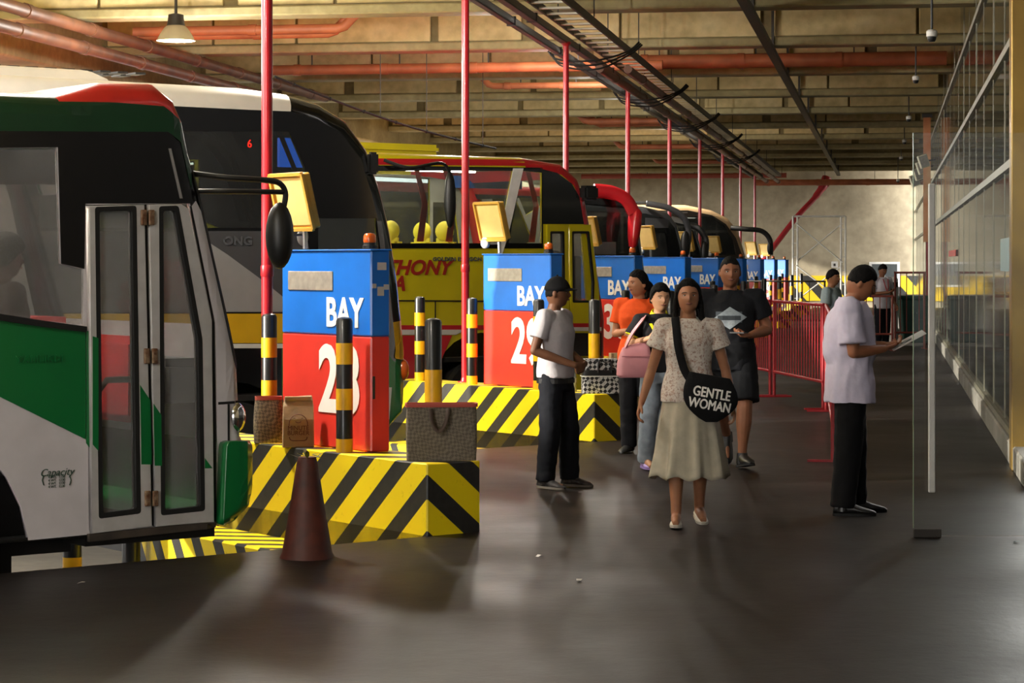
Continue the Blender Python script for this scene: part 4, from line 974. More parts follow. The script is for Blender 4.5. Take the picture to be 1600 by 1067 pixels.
def fl(x, y): Y = FPX*CAMH/(y-HZY); return ((x-800)/FPX*Y, Y, 0)
barrier(fl(1209, 620), fl(1287, 640), 'red steel barrier panel directly left of the man in pale shirt')
barrier(fl(1150, 606), fl(1204, 619), 'red steel barrier panel beside the man in black T-shirt')
barrier(fl(1291, 643), fl(1302, 722), 'red steel barrier panel hidden behind the man in pale shirt')
M_RAIL = mat('brown_rail', '#8a4236', 0.5)
barrier(fl(1322, 548), fl(1396, 548), 'brown railing in front of the far attendant', 1.05, 6, M_RAIL, 'far railings')
barrier(fl(1397, 545), fl(1446, 545), 'taller brown railing beside the green bin', 1.5, 4, M_RAIL, 'far railings')
barrier(fl(1165, 520), fl(1290, 522), 'thin dark railing behind the red barriers', 1.25, 4, M_DKSTEEL, 'far railings')
# green bin
p = fl(1440, 541); t = thing('wheeled_bin', 'dark green bin beside the far railing', 'bin', (p[0]-0.05, p[1]+0.5, 0))
M_BIN = mat('bin_green', '#1f4a42', 0.5)
MB().rings([[Vector((sx*w, sy*w*0.9, z)) for sx, sy in ((-1, -1), (1, -1), (1, 1), (-1, 1))] for z, w in ((0.06, 0.26), (0.95, 0.33))]).obj('body', M_BIN, t, bevel=0.02)
MB().box(-0.35, 0.35, -0.32, 0.34, 0.95, 1.02).obj('lid', M_BIN, t, bevel=0.02)
MB().tube([(-0.3, 0.36, 0.92), (0.3, 0.36, 0.92)], 0.02, 8).obj('handle', M_BIN, t)
for sx in (-1, 1): MB().lathe([(0.08, -0.03), (0.08, 0.03)], 14, (sx*0.28, 0.25, 0.08), 'x').obj('wheel', M_RUBBER, t)
# luggage machine (white trolley) by the railing
p = fl(1412, 532); t = thing('service_cart', 'white service cart standing behind the far railing', 'cart', (p[0], p[1], 0))
MB().box(-0.45, 0.45, -0.3, 0.3, 0.25, 1.0).obj('body', M_WHITE, t, bevel=0.03)
MB().box(-0.46, 0.46, -0.31, 0.31, 0.78, 0.82).obj('trim', M_DKSTEEL, t)
for sx in (-1, 1):
    for sy in (-1, 1): MB().lathe([(0.12, -0.03), (0.12, 0.03)], 14, (sx*0.35, sy*0.25, 0.12), 'y').obj('wheel', M_RUBBER, t)
MB().box(-0.4, 0.4, -0.25, 0.25, 0.12, 0.26).obj('frame', M_DKSTEEL, t)
p = fl(1385, 540); t = thing('queue_post', 'white round post beside the far attendant', 'post', (p[0]+0.08, p[1]-0.4, 0))
MB().lathe([(0.16, 0), (0.16, 0.03), (0.09, 0.05), (0.09, 1.35), (0.07, 1.4), (0.0, 1.41)], 18).obj('post', M_WHITE, t, smooth=True)
MB().lathe([(0.092, 1.2), (0.092, 1.3)], 18, cap=False).obj('band', M_BLACK, t, smooth=True)
# scaffold frame at the end wall
M_SCAF = mat('scaffold_white', '#d2d0c8', 0.45)
Y = 83.5; pa = at(1239, 410, Y); pb = at(1321, 410, Y)
t = thing('scaffold_frame', 'white tubular scaffold frame with cross braces at the end wall', 'scaffold', (pa.x, Y, 0))
Ls = pb.x-pa.x; ztop = at(0, 338, Y).z
for dx in (0, 0.16, Ls-0.16, Ls): MB().tube([(dx, 0, 0), (dx, 0, ztop)], 0.035, 8).obj('upright', M_SCAF, t)
MB().tube([(0, 0, ztop), (Ls, 0, ztop)], 0.035, 8).obj('ledger', M_SCAF, t)
for za, zb in ((ztop-0.25, 1.7), (1.6, 0.3)):
    MB().tube([(0.1, -0.04, za), (Ls-0.1, -0.04, zb)], 0.024, 8).obj('brace', M_SCAF, t)
    MB().tube([(0.1, 0.04, zb), (Ls-0.1, 0.04, za)], 0.024, 8).obj('brace', M_SCAF, t)
for i in range(6):
    for dx in (0, Ls-0.16): MB().tube([(dx, 0, 0.4+i*0.5), (dx+0.16, 0, 0.4+i*0.5)], 0.02, 6).obj('rung', M_SCAF, t)
# red diagonal pipe, wall window, switch box
t = thing('diagonal_pipe', 'red pipe descending diagonally across the end wall', 'pipe')
MB().tube(smooth_path([at(1288, 288, 85.5), at(1272, 310, 85.4), at(1240, 345, 85.2), at(1176, 430, 85.0)]), [0.16]*3+[0.13]*3+[0.10]*13, 10).obj('pipe', M_REDPD, t, smooth=True)
MB().tube([at(1288, 288, 85.5), at(1292, 278, 85.6)], 0.19, 10).obj('collar', M_REDPD, t, smooth=True)
wx, wy = xy(-0.62, V_END)
t = thing('window_1', None, None, (wx, wy, 0), -AIS); struct(t, 'white framed window in the end wall')
MB().box(-0.02, 1.12, -0.08, 0.0, 0.78, 1.72).obj('frame', M_WHITE, t, bevel=0.01)
MB().box(0.08, 1.02, -0.10, -0.07, 0.86, 1.64).obj('pane', mat('window_dark', '#4a4f50', 0.1), t)
MB().box(0.5, 0.56, -0.12, -0.07, 0.86, 1.64).obj('glazing_bar', M_WHITE, t)
wx, wy = xy(-2.05, V_END); t = thing('switch_box', 'small white switch box on the end wall', 'switch box', (wx, wy, 1.5), -AIS)
MB().box(0, 0.24, -0.1, 0.0, 0, 0.24).obj('case', M_WHITE, t, bevel=0.015); MB().box(0.08, 0.16, -0.12, -0.09, 0.06, 0.16).obj('switch', M_DKSTEEL, t)
# orange hanging banner and flood lamps by the glazed wall
M_BAN = mat('banner_orange', '#d06a24', 0.6, c2='#e2b080', scale=2)
bx, by = xy(0.80, 51.5)
t = thing('wall_banner', 'tall orange banner standing out from the glazed wall', 'banner', (bx, by, 0), -AIS)
MB().box(0.0, 0.16, -0.05, 0.05, 2.15, 4.9).obj('sheet', M_BAN, t)
MB().box(0.06, 0.16, -0.06, 0.06, 0.0, 2.15).obj('leg', M_REDPD, t); MB().box(-0.03, 0.2, -0.06, 0.06, 4.88, 4.98).obj('top_bar', M_DKSTEEL, t)
for i, (x, y) in enumerate(((1443, 252), (1440, 262), (1435, 272), (1429, 282))):
    p = at(x, y, 49.0+i*2.2); t = thing('flood_lamp', ['uppermost', 'second', 'third', 'lowest'][i]+' cream flood lamp box beside the orange banner', 'lamp', p, 0, 'flood lamps by the banner')
    rm = Matrix.Rotation(R(-18), 4, 'Y')
    MB().box(-0.1, 0.1, -0.08, 0.08, -0.14, 0.14, rm).obj('housing', mat('flood_cream', '#ded6b4', 0.4), t, bevel=0.015)
    MB().box(-0.085, 0.085, -0.085, -0.078, -0.12, 0.12, rm).obj('lens', M_GPL, t)
    MB().bar((0, 0.06, 0.0), (0.3, 0.3, 0.05), 0.03).obj('bracket', M_DKSTEEL, t)
# ------------------------------------------------------------------ people
TMP = bpy.data.scenes.new('workbench')
def evaluated(mb, name, voxel, smooth_n=3):
    me = mb.mesh(name, fix=False); o = bpy.data.objects.new('tmp', me); TMP.collection.objects.link(o)
    m = o.modifiers.new('r', 'REMESH'); m.mode = 'VOXEL'; m.voxel_size = voxel; m.adaptivity = 0.0
    if smooth_n: m = o.modifiers.new('s', 'SMOOTH'); m.factor = 0.5; m.iterations = smooth_n
    TMP.view_layers[0].update(); dg = TMP.view_layers[0].depsgraph; out = bpy.data.meshes.new_from_object(o.evaluated_get(dg))
    bpy.data.objects.remove(o); bpy.data.meshes.remove(me); out.name = name
    out.polygons.foreach_set('use_smooth', [True]*len(out.polygons)); return out
def wrinkle(me, amp, scale=9.0, stretch=(1, 1, 0.5)):
    nr = [v.normal.copy() for v in me.vertices]
    for v, nn in zip(me.vertices, nr):
        c = Vector((v.co.x*stretch[0], v.co.y*stretch[1], v.co.z*stretch[2]))*scale
        v.co += nn*(mnoise.noise(c)*amp+mnoise.noise(c*2.3)*amp*0.6)
def head_r(d, jaw=1.0):
    # distance from head centre to skin along unit direction d (face towards -y)
    rx, ry, rz = 0.073, 0.092, 0.116
    z = d.z
    k = 1.0/math.sqrt((d.x/rx)**2+(d.y/ry)**2+(d.z/rz)**2)
    if z < 0: k *= 1-0.10*min(1, -z)*abs(d.x)*1.2*jaw
    if d.y < 0:                                   # face
        g = lambda cx, cz, sx, sz: math.exp(-((d.x-cx)/sx)**2-((d.z-cz)/sz)**2)
        k += 0.020*g(0, -0.20, 0.12, 0.14)+0.008*g(0, 0.0, 0.09, 0.25)          # nose
        k -= 0.009*(g(-0.36, 0.06, 0.17, 0.12)+g(0.36, 0.06, 0.17, 0.12))       # sockets
        k += 0.004*(g(-0.33, 0.25, 0.3, 0.09)+g(0.33, 0.25, 0.3, 0.09))         # brow
        k += 0.006*g(0, -0.50, 0.22, 0.07)+0.007*g(0, -0.80, 0.25, 0.12)        # lips, chin
        k -= 0.004*g(0, -0.62, 0.3, 0.05)
        k += 0.003*(g(-0.5, -0.2, 0.2, 0.2)+g(0.5, -0.2, 0.2, 0.2))
    return k
def sphere_shape(fn, n=44, m=30):
    rg = []
    for i in range(m+1):
        a = math.pi*(i/m-0.5)*0.998; ring = []
        for j in range(n):
            b = 2*math.pi*j/n; d = Vector((math.cos(a)*math.cos(b), math.cos(a)*math.sin(b), math.sin(a)))
            ring.append(d*fn(d))
        rg.append(ring)
    return rg
def limb(mb, pts, rs, n=12):
    path = []; rad = []
    for i in range(len(pts)-1):
        for j in range(5):
            u = j/5; path.append(Vector(pts[i]).lerp(Vector(pts[i+1]), u)); rad.append(rs[i]*(1-u)+rs[i+1]*u)
    path.append(Vector(pts[-1])); rad.append(rs[-1]); mb.tube(path, rad, n)
    for p, r in zip(pts, rs): mb.ball(p, r*0.98, 12, 8)
def hand(mb, w, d, n, sgn, curl=0.5, sc=1.0):
    # w wrist, d pointing direction, n palm normal, sgn which side the thumb leaves
    w = Vector(w); d = Vector(d).normalized(); n = Vector(n); n = (n-d*n.dot(d)).normalized(); s = d.cross(n)*sgn
    pl = 0.085*sc
    rings = []
    for u, wd, th in ((-0.25, 0.023, 0.018), (0.0, 0.026, 0.017), (0.4, 0.038, 0.016), (0.8, 0.041, 0.014), (1.02, 0.036, 0.010)):
        c = w+d*pl*u
        rings.append([c+s*wd*sc*math.cos(a)+n*th*sc*math.sin(a) for a in [2*math.pi*j/12 for j in range(12)]])
    mb.rings(rings)
    for i, (off, ln) in enumerate(((0.029, 0.068), (0.010, 0.077), (-0.010, 0.072), (-0.028, 0.057))):
        p = w+d*pl*0.93+s*off*sc; pts = [p]; ang = 0.0; c = curl*(0.8+0.15*i)
        for seg in (0.42, 0.32, 0.26):
            ang += c; v = d*math.cos(ang)+n*math.sin(ang)+s*off*1.2; p = p+v.normalized()*ln*seg*sc; pts.append(p)
        mb.tube(pts, [0.0098*sc, 0.0092*sc, 0.0086*sc, 0.0072*sc], 8)
        mb.ball(pts[-1], 0.0072*sc, 8, 6)
    p = w+d*pl*0.25+s*0.030*sc; q = p+(d*0.7+s*0.65+n*0.35).normalized()*0.042*sc; r = q+(d*0.9+s*0.1+n*0.4).normalized()*0.034*sc
    mb.tube([w+d*pl*0.1+s*0.012*sc, p, q, r], [0.013*sc, 0.0135*sc, 0.0108*sc, 0.0085*sc], 8); mb.ball(r, 0.0085*sc, 8, 6)
BASE = dict(pelvis=(0, 0, 0.93), waist=(0, 0, 1.08), chest=(0, 0, 1.27), neck=(0, 0.02, 1.43), head=(0, -0.015, 1.585),
            shR=(-0.175, 0.01, 1.385), shL=(0.175, 0.01, 1.385), elR=(-0.22, 0.03, 1.11), elL=(0.22, 0.03, 1.11), wrR=(-0.235, -0.06, 0.87), wrL=(0.235, -0.06, 0.87),
            hipR=(-0.09, 0, 0.90), hipL=(0.09, 0, 0.90), knR=(-0.095, -0.02, 0.49), knL=(0.095, -0.02, 0.49), anR=(-0.10, 0.03, 0.085), anL=(0.10, 0.03, 0.085))
SKINS = {}
def skin_mat(h, name):
    m = mat(name, h, 0.55, var=0.10, scale=18, spec=0.35); m.node_tree.nodes['Principled BSDF'].inputs['Subsurface Weight'].default_value = 0.04; return m
M_EYEW = mat('eye_white', '#d8d2c8', 0.3); M_IRIS = mat('iris_dark', '#1c120c', 0.2); M_LIP = mat('lip', '#7d4a3e', 0.5); M_BROW = mat('brow_hair', '#17100c', 0.8)
M_HAIR = mat('black_hair', '#0b0908', 0.75, scale=60, bump=0.5, var=0.4, spec=0.15)
class Person:
    def __init__(s, label, X, Y, rz, h, joints=None, skin='#a8714e', sk='skin', build=1.0, female=False, group=None, hy=0.0, hp=0.0, vox=0.0055, cat='person', hs=1.04):
        s.root = thing('person', label, cat, (X, Y, 0), rz, group); s.h = h; s.k = h/1.70; s.b = build; s.fem = female; s.vox = vox
        s.J = {n: Vector(p)*s.k for n, p in BASE.items()}
        for n, p in (joints or {}).items(): s.J[n] = Vector(p)
        s.skin = skin_mat(skin, sk); s.hm = Matrix.Translation(s.J['head']) @ Matrix.Rotation(hy, 4, 'Z') @ Matrix.Rotation(hp, 4, 'X') @ Matrix.Scale(s.k*hs, 4)
        s.mb = MB(); s.hands = {}
    def torso_rings(s, grow=0.0, top=True, lo=None, chest=1.0, hem=None, belly=0.0):
        J, k, b = s.J, s.k, s.b; P_, Wt, Ch, N = J['pelvis'], J['waist'], J['chest'], J['neck']
        hipw, waw, chw = (0.165, 0.130, 0.150) if s.fem else (0.155, 0.140, 0.165)
        sw = abs(J['shL'].x-J['shR'].x)/2
        rows = [(P_+Vector((0, 0.0, -0.10*k)), hipw*0.97, 0.110), (P_, hipw, 0.118), (P_.lerp(Wt, 0.6), (hipw+waw)/2, 0.108), (Wt, waw, 0.100+belly), (Wt.lerp(Ch, 0.5), (waw+chw)/2, 0.106+belly*0.7),
                (Ch, chw, 0.118*(1.06 if s.fem else 1)), (Ch.lerp(N, 0.45), chw*1.02, 0.105), (Ch.lerp(N, 0.72), sw*0.80/k, 0.082), (Ch.lerp(N, 0.90), sw*0.52/k, 0.068)]
        out = []
        for c, rx, ry in rows:
            rx = rx*k*b+grow; ry = ry*k*b+grow; n = 28; ring = []
            for j in range(n):
                a = 2*math.pi*j/n; ca, sa = math.cos(a), math.sin(a); e = 0.82
                ring.append(c+Vector((rx*math.copysign(abs(ca)**e, ca), ry*math.copysign(abs(sa)**e, sa), 0)))
            out.append((c, ring))
        return out
    def arm_pts(s, sd): return s.J['sh'+sd], s.J['el'+sd], s.J['wr'+sd]
    def body(s, hands=None, hscale=1.0, curl=0.5, shod=True):
        J, k, b, mb = s.J, s.k, s.b, s.mb
        mb.rings([r for c, r in s.torso_rings()])
        mb.tube([J['chest'].lerp(J['neck'], 0.7), J['neck'], J['neck'].lerp(J['head'], 0.5), J['head']], [0.075*k, 0.060*k, 0.052*k, 0.05*k], 14)
        for sd, g in (('R', -1), ('L', 1)):
            a, e, w = s.arm_pts(sd); q = 0.88 if s.fem else 1.0
            limb(mb, [a, a.lerp(e, 0.35), e, e.lerp(w, 0.3), w], [0.052*k*b*q, 0.047*k*b*q, 0.038*k*b*q, 0.040*k*b*q, 0.026*k*q])
            hd = (hands or {}).get(sd); d = (w-e).normalized()
            if hd is None: hand(mb, w, d, Vector((-g, 0, 0)), 1.0 if sd == 'R' else -1.0, curl, k*hscale)
            else: hand(mb, w, hd[0], hd[1], hd[2], hd[3], k*hscale)
            hp, kn, an = J['hip'+sd], J['kn'+sd], J['an'+sd]
            limb(mb, [hp, hp.lerp(kn, 0.4), kn, kn.lerp(an, 0.3), kn.lerp(an, 0.75), an], [0.085*k*b, 0.074*k*b, 0.055*k*b, 0.056*k*b, 0.040*k, 0.036*k])
            f = s.J.get('toe'+sd, an+Vector((0.01*g, -0.17*k, -0.055*k)))
            hl = an+(an-f).normalized()*0.03*k+Vector((0, 0, -0.045*k))
            mb.tube([hl, an+Vector((0, 0, (-0.045 if shod else -0.02)*k)), an.lerp(f, 0.6)+Vector((0, 0, -0.012*k if shod else 0)), f], [0.026*k, 0.024*k, 0.018*k, 0.012*k] if shod else [0.03*k, 0.036*k, 0.034*k, 0.022*k], 10)
        rg = sphere_shape(head_r); mb.rings([[s.hm @ v for v in r] for r in rg])
        for g in (-1, 1):
            mb.ball(s.hm @ Vector((g*0.074, 0.012, -0.005)), Vector((0.010, 0.018, 0.030))*k, 10, 8, s.hm.to_3x3().normalized())
        s.body_o = link('body', evaluated(mb, 'body', s.vox, 3), s.skin, s.root)
    def at_face(s, x, z, lift=0.0):
        d = Vector((x, -math.sqrt(max(0, 1-x*x-z*z)), z)); return s.hm @ (d*(head_r(d)+lift))
    def face_parts(s, lip='lip', brow=1.0):
        k = s.k; r3 = s.hm.to_3x3().normalized()
        for g in (-1, 1):
            p = s.at_face(g*0.36, 0.06, -0.004)
            e = MB().ball(p, Vector((0.014, 0.008, 0.0065))*k, 12, 8, r3).obj('eye', M_EYEW, s.root, smooth=True)
            MB().ball(p+r3 @ Vector((0, -0.0065, 0))*k, Vector((0.0062, 0.004, 0.0062))*k, 10, 6, r3).obj('iris', M_IRIS, e, smooth=True)
            pts = [s.at_face(g*(0.16+0.1*i), 0.235+0.02*math.sin(i*0.9), 0.0015) for i in range(5)]
            MB().tube(pts, [0.003*k, 0.0045*k, 0.0045*k, 0.004*k, 0.002*k], 6, flat=0.6).obj('eyebrow', M_BROW, s.root, smooth=True)
            MB().tube([s.at_face(g*(0.24+0.06*i), 0.115-0.012*abs(i-2), 0.001) for i in range(5)], 0.0022*k, 5).obj('eyelid', M_BROW, s.root, smooth=True)
        pts = [s.at_face(-0.22+0.055*i, -0.50-0.012*abs(i-4)/4, 0.001) for i in range(9)]
        MB().tube(pts, [0.002*k]+[0.0048*k, 0.006*k, 0.0068*k, 0.0064*k, 0.0068*k, 0.006*k, 0.0048*k]+[0.002*k], 8).obj('lips', MATS[lip], s.root, smooth=True)
    def hair(s, fringe=0.55, sidez=-0.05, thick=0.012, back=-0.5, m=None, long=None, top=0.0, part=None):
        def fn(d):
            k0 = 1.0/math.sqrt((d.x/0.073)**2+(d.y/0.092)**2+(d.z/0.116)**2)
            a = d.y                                    # -1 front, +1 back
            lim = fringe if a < -0.55 else (fringe+(sidez-fringe)*min(1, (a+0.55)/0.45) if a < -0.1 else sidez+(back-sidez)*min(1, (a+0.1)/0.5))
            lim += 0.10*mnoise.noise(d*6)+0.05*mnoise.noise(d*17)
            u = max(0.0, min(1.0, (d.z-lim)/0.16+0.5)); u = u*u*(3-2*u)
            t = thick+top*max(0, d.z)
            return k0*(0.90+0.10*u)+t*u+0.003*u*mnoise.noise(d*9)
        me_mb = MB(); me_mb.rings([[s.hm @ v for v in r] for r in sphere_shape(fn, 40, 30)])
        if long:
            for pts, rs, fl in long: me_mb.tube(smooth_path([s.hm @ Vector(p) for p in pts], 4), [r*s.k for r in interp(rs, (len(pts)-1)*4+1)], 12, flat=fl)
            me = evaluated(me_mb, 'hair', 0.007, 2)
        else:
            me = me_mb.mesh('hair', smooth=True)
        return link('hair', me, m or M_HAIR, s.root)
    def shirt(s, m, hem=-0.06, grow=0.016, sleeve=0.55, sgrow=0.020, name='shirt', wr=0.006, flare=0.0, belly=0.0, vox=0.009, hemz=None, slv_end=1.0):
        J, k, mb = s.J, s.k, MB()
        rr = s.torso_rings(grow, belly=belly)
        hz = hemz if hemz is not None else J['pelvis'].z+hem*k
        base = rr[1][1]; c = rr[1][0]; low = []
        rows = []
        for f_ in (0.0, 0.5):
            z = hz+(rr[2][0].z-hz)*f_*0.8
            rows.append([Vector((c.x+(v.x-c.x)*(1+flare*(1-f_)), c.y+(v.y-c.y)*(1+flare*(1-f_)), z)) for v in base])
        body = rows+[r for cc, r in rr[2:]]
        top = rr[-1]; nk = J['neck']
        body.append([nk+Vector(((v.x-top[0].x)*0.62, (v.y-top[0].y)*0.85, 0.012*k)) for v in top[1]])
        mb.rings(body)
        for sd in 'RL':
            a, e, w = s.arm_pts(sd); q = 0.88 if s.fem else 1.0
            p2 = a.lerp(e, sleeve); r0 = 0.056*k*s.b*q+sgrow*0.7; r1 = 0.050*k*s.b*q+sgrow*slv_end
            inner = a+Vector((-a.x*0.45, 0, 0.01*k))
            mb.tube([inner, a+Vector((0, 0, 0.004)), a.lerp(p2, 0.35), a.lerp(p2, 0.7), p2], [r0*0.9, r0, r0, (r0+r1)/2, r1], 16); mb.ball(a, r0, 14, 10)
        me = evaluated(mb, name, vox, 4)
        if wr: wrinkle(me, wr)
        return link(name, me, m, s.root)
    def trousers(s, m, end=1.0, grow=0.014, name='trousers', wr=0.006, width=1.0, vox=0.010, waist=0.3):
        J, k, b, mb = s.J, s.k, s.b, MB()
        rr = s.torso_rings(grow)
        c0, r0 = rr[0]
        mb.rings([[v+Vector((0, 0, -0.03*k)) for v in r0], [v+Vector((0, 0, 0.03*k)) for v in r0], rr[1][1], rr[2][1]])
        for sd in 'RL':
            hp, kn, an = J['hip'+sd], J['kn'+sd], J['an'+sd]
            L1 = 0.5
            path = [hp+Vector((0, 0, 0.03*k)), hp.lerp(kn, 0.4), kn, kn.lerp(an, 0.5), kn.lerp(an, 1.0)+Vector((0, 0, -0.03*k))]
            rad = [0.074*k*b+grow, 0.082*k*b+grow, 0.066*k*b*width+grow, 0.060*k*b*width+grow, 0.056*k*b*width+grow]
            full = []; fr = []
            for i in range(4):
                for j in range(5):
                    u = j/5; full.append(path[i].lerp(path[i+1], u)); fr.append(rad[i]*(1-u)+rad[i+1]*u)
            full.append(path[-1]); fr.append(rad[-1])
            n = max(4, int(len(full)*end)); mb.tube(full[:n], fr[:n], 16)
        me = evaluated(mb, name, vox, 4)
        if wr: wrinkle(me, wr, 8, (1, 1, 1.4))
        return link(name, me, m, s.root)
    def shoe(s, sd, m, sole=None, h=0.07, L=0.27, toe=None, w=0.046, collar=True):
        J, k = s.J, s.k; an = J['an'+sd]; g = -1 if sd == 'R' else 1
        f = Vector(J.get('toe'+sd, an+Vector((0.02*g, -0.17*k, -0.055*k)))); d = f-an
        dirv = Vector((d.x, d.y, 0)).normalized(); pitch = math.atan2((d.z+0.055*k), Vector((d.x, d.y)).length)
        sidev = Vector((-dirv.y, dirv.x, 0)); up = Vector((0, 0, 1))
        dv = (dirv*math.cos(pitch)+up*math.sin(pitch)); uv_ = sidev.cross(dv)*-1
        if uv_.z < 0: uv_ = -uv_
        o = an-uv_*0.085*k-dv*0.065*k
        rings = []; L *= k
        prof = [(0.0, 0.6, 0.7), (0.04, 0.80, 1.15), (0.22, 0.88, 1.35), (0.42, 0.92, 1.15), (0.62, 1.04, 0.82), (0.82, 0.98, 0.60), (0.95, 0.65, 0.42), (1.0, 0.3, 0.25)] if collar else [(0.0, 0.55, 0.55), (0.04, 0.75, 1.0), (0.22, 0.80, 1.05), (0.42, 0.86, 0.85), (0.62, 1.0, 0.68), (0.82, 0.95, 0.55), (0.95, 0.65, 0.42), (1.0, 0.3, 0.25)]
        for u, ww, hh in prof:
            c = o+dv*L*u; ring = []
            for j in range(16):
                a = 2*math.pi*j/16; x = math.cos(a)*w*k*ww; y = math.sin(a)
                y = (y*0.5+0.5)*h*k*hh+0.004 if y > 0 else 0.5*h*k*hh*(1+y)+0.004
                ring.append(c+sidev*x+uv_*y)
            rings.append(ring)
        sh = MB().rings(rings).obj('shoe', m, s.root, smooth=True)
        if collar:
            MB().tube([an+Vector((0, 0, -0.055*k)), an+Vector((0, 0, -0.01*k)), an+Vector((0, 0, 0.03*k))], [0.052*k, 0.048*k, 0.044*k], 14).obj('ankle_collar', m, sh, smooth=True)
        if sole:
            rg = [[o+dv*L*u+sidev*math.cos(2*math.pi*j/16)*w*k*ww*1.08+uv_*(0.018*k if math.sin(2*math.pi*j/16) > 0 else 0.0) for j in range(16)] for u, ww, hh in [(-0.01, 0.5, 0)]+prof[1:]]
            MB().rings(rg).obj('sole', sole, sh, smooth=True)
        return sh
def interp(v, n):
    o = []
    for i in range(n):
        x = i/(n-1)*(len(v)-1); j = min(int(x), len(v)-2); o.append(v[j]*(1-x+j)+v[j+1]*(x-j))
    return o
def cloth(name, c, var=0.15, scale=30, rough=0.85, c2=None, bump=0.15): return mat(name, c, rough, var=var, scale=scale, c2=c2, bump=bump, spec=0.2)
def floral():
    m, nt, b = nodes('floral_cotton'); tc = nt.nodes.new('ShaderNodeTexCoord')
    n1 = noise_out(nt, 62, 3, tc.outputs['Object'], 0.6); n2 = noise_out(nt, 38, 4, tc.outputs['Object'], 0.5)
    c1 = ramp(nt, n1, [(0.36, '#a0857a'), (0.43, '#c9bcb0'), (0.6, '#d8cfc4'), (0.66, '#b29a8c')])
    c2 = ramp(nt, n2, [(0.56, (1, 1, 1)), (0.62, (0.76, 0.62, 0.57))])
    mx = nt.nodes.new('ShaderNodeMix'); mx.data_type = 'RGBA'; mx.blend_type = 'MULTIPLY'; mx.inputs[0].default_value = 1
    nt.links.new(c1, mx.inputs[6]); nt.links.new(c2, mx.inputs[7]); nt.links.new(mx.outputs[2], b.inputs['Base Color']); b.inputs['Roughness'].default_value = 0.85
    return m
V3 = Vector
from mathutils.bvhtree import BVHTree
def conform(o, me, lift=0.003, back=False):       # press flat artwork (x, z) onto the front of a garment or bag
    bv = BVHTree.FromPolygons([v.co.copy() for v in o.data.vertices], [tuple(p.vertices) for p in o.data.polygons])
    for v in me.vertices:
        h = bv.ray_cast(Vector((v.co.x, -1.0, v.co.z)), Vector((0, 1, 0)))
        if h[0] is not None: v.co.y = h[0].y-lift+v.co.y
def print_on(o, name, poly, m, parent, lift=0.003, cut=0.02):
    me = curve_mesh([poly], 0.002); bm = bmesh.new(); bm.from_mesh(me); bmesh.ops.remove_doubles(bm, verts=bm.verts, dist=1e-5)
    xs = [p[0] for p in poly]; zs = [p[1] for p in poly]
    for ax, lo, hi in ((0, min(xs), max(xs)), (1, min(zs), max(zs))):
        c = lo+cut
        while c < hi:
            no = Vector((1, 0, 0)) if ax == 0 else Vector((0, 1, 0))
            bmesh.ops.bisect_plane(bm, geom=bm.verts[:]+bm.edges[:]+bm.faces[:], plane_co=no*c, plane_no=no); c += cut
    bm.to_mesh(me); bm.free()
    for v in me.vertices: v.co = Vector((v.co.x, -v.co.z, v.co.y))
    conform(o, me, lift); return link(name, me, m, parent)
# ---- woman in floral blouse, centre
h = 1.585
w = Person('woman in floral blouse and long pale skirt walking towards the viewer', 1.14, 14.93, 0, h, dict(
    shR=(-0.155, 0.0, 1.275), shL=(0.165, 0.0, 1.275), elR=(-0.235, 0.05, 1.00), elL=(0.245, 0.03, 1.00), wrR=(-0.305, -0.02, 0.79), wrL=(0.285, -0.02, 0.78),
    head=(0.0, -0.01, 1.475), neck=(0, 0.015, 1.325), chest=(0, 0, 1.19), waist=(0, 0, 1.01), pelvis=(0, 0, 0.87),
    anR=(-0.085, -0.10, 0.085), anL=(0.085, 0.16, 0.10), knR=(-0.085, -0.08, 0.45), knL=(0.08, 0.02, 0.45), toeR=(-0.10, -0.27, 0.04), toeL=(0.10, 0.0, 0.03)),
    '#a06e50', 'skin_tan', 1.02, True, hp=R(-6))
w.body(curl=0.45, shod=False); w.face_parts()
w.hair(0.66, -0.3, 0.010, -0.9, top=0.006, long=[
    ([(-0.020, -0.055, 0.112), (-0.062, -0.03, 0.07), (-0.082, 0.0, -0.02), (-0.086, 0.012, -0.10), (-0.082, 0.0, -0.17), (-0.105, -0.03, -0.215)], [0.010, 0.016, 0.020, 0.024, 0.026, 0.012], 0.9),
    ([(0.010, -0.055, 0.112), (0.062, -0.03, 0.07), (0.082, 0.0, -0.02), (0.088, 0.012, -0.10), (0.098, 0.005, -0.17), (0.13, -0.01, -0.215)], [0.010, 0.016, 0.020, 0.024, 0.028, 0.014], 0.9),
    ([(0.0, 0.06, 0.03), (0, 0.085, -0.06), (0, 0.09, -0.14), (0, 0.09, -0.20)], [0.06, 0.078, 0.085, 0.07], 0.45)])
M_FLO = floral()
w.shirt(M_FLO, grow=0.020, sleeve=0.46, sgrow=0.034, name='blouse', wr=0.008, hemz=0.80, flare=0.02, slv_end=1.25)
MB().tube([w.J['neck']+V3((0.062*math.cos(a), 0.058*math.sin(a)-0.006, 0.010+0.016*math.sin(a))) for a in [2*math.pi*i/24 for i in range(25)]], 0.007, 6).obj('collar_trim', M_WHITE, w.root, smooth=True)
M_SKIRT = cloth('pale_linen', '#b5ad99', scale=14)
rg = []
for i in range(22):
    u = i/21; z = 0.88-(0.88-0.315)*u; n = 72; ring = []
    for j in range(n):
        a = 2*math.pi*j/n
        fold = 1+u*0.10*math.sin(a*9+1.3*u+0.6)+u*0.05*math.sin(a*17+0.5)
        rx = (0.158+0.085*u)*fold; ry = (0.125+0.095*u)*fold
        ring.append(V3((0.005+rx*math.cos(a), 0.015*u+ry*math.sin(a), z+0.014*u*math.sin(a*9+0.6))))
    rg.append(ring)
me = MB().rings(rg, cap=False).mesh('skirt', smooth=True); shade(me, 80)
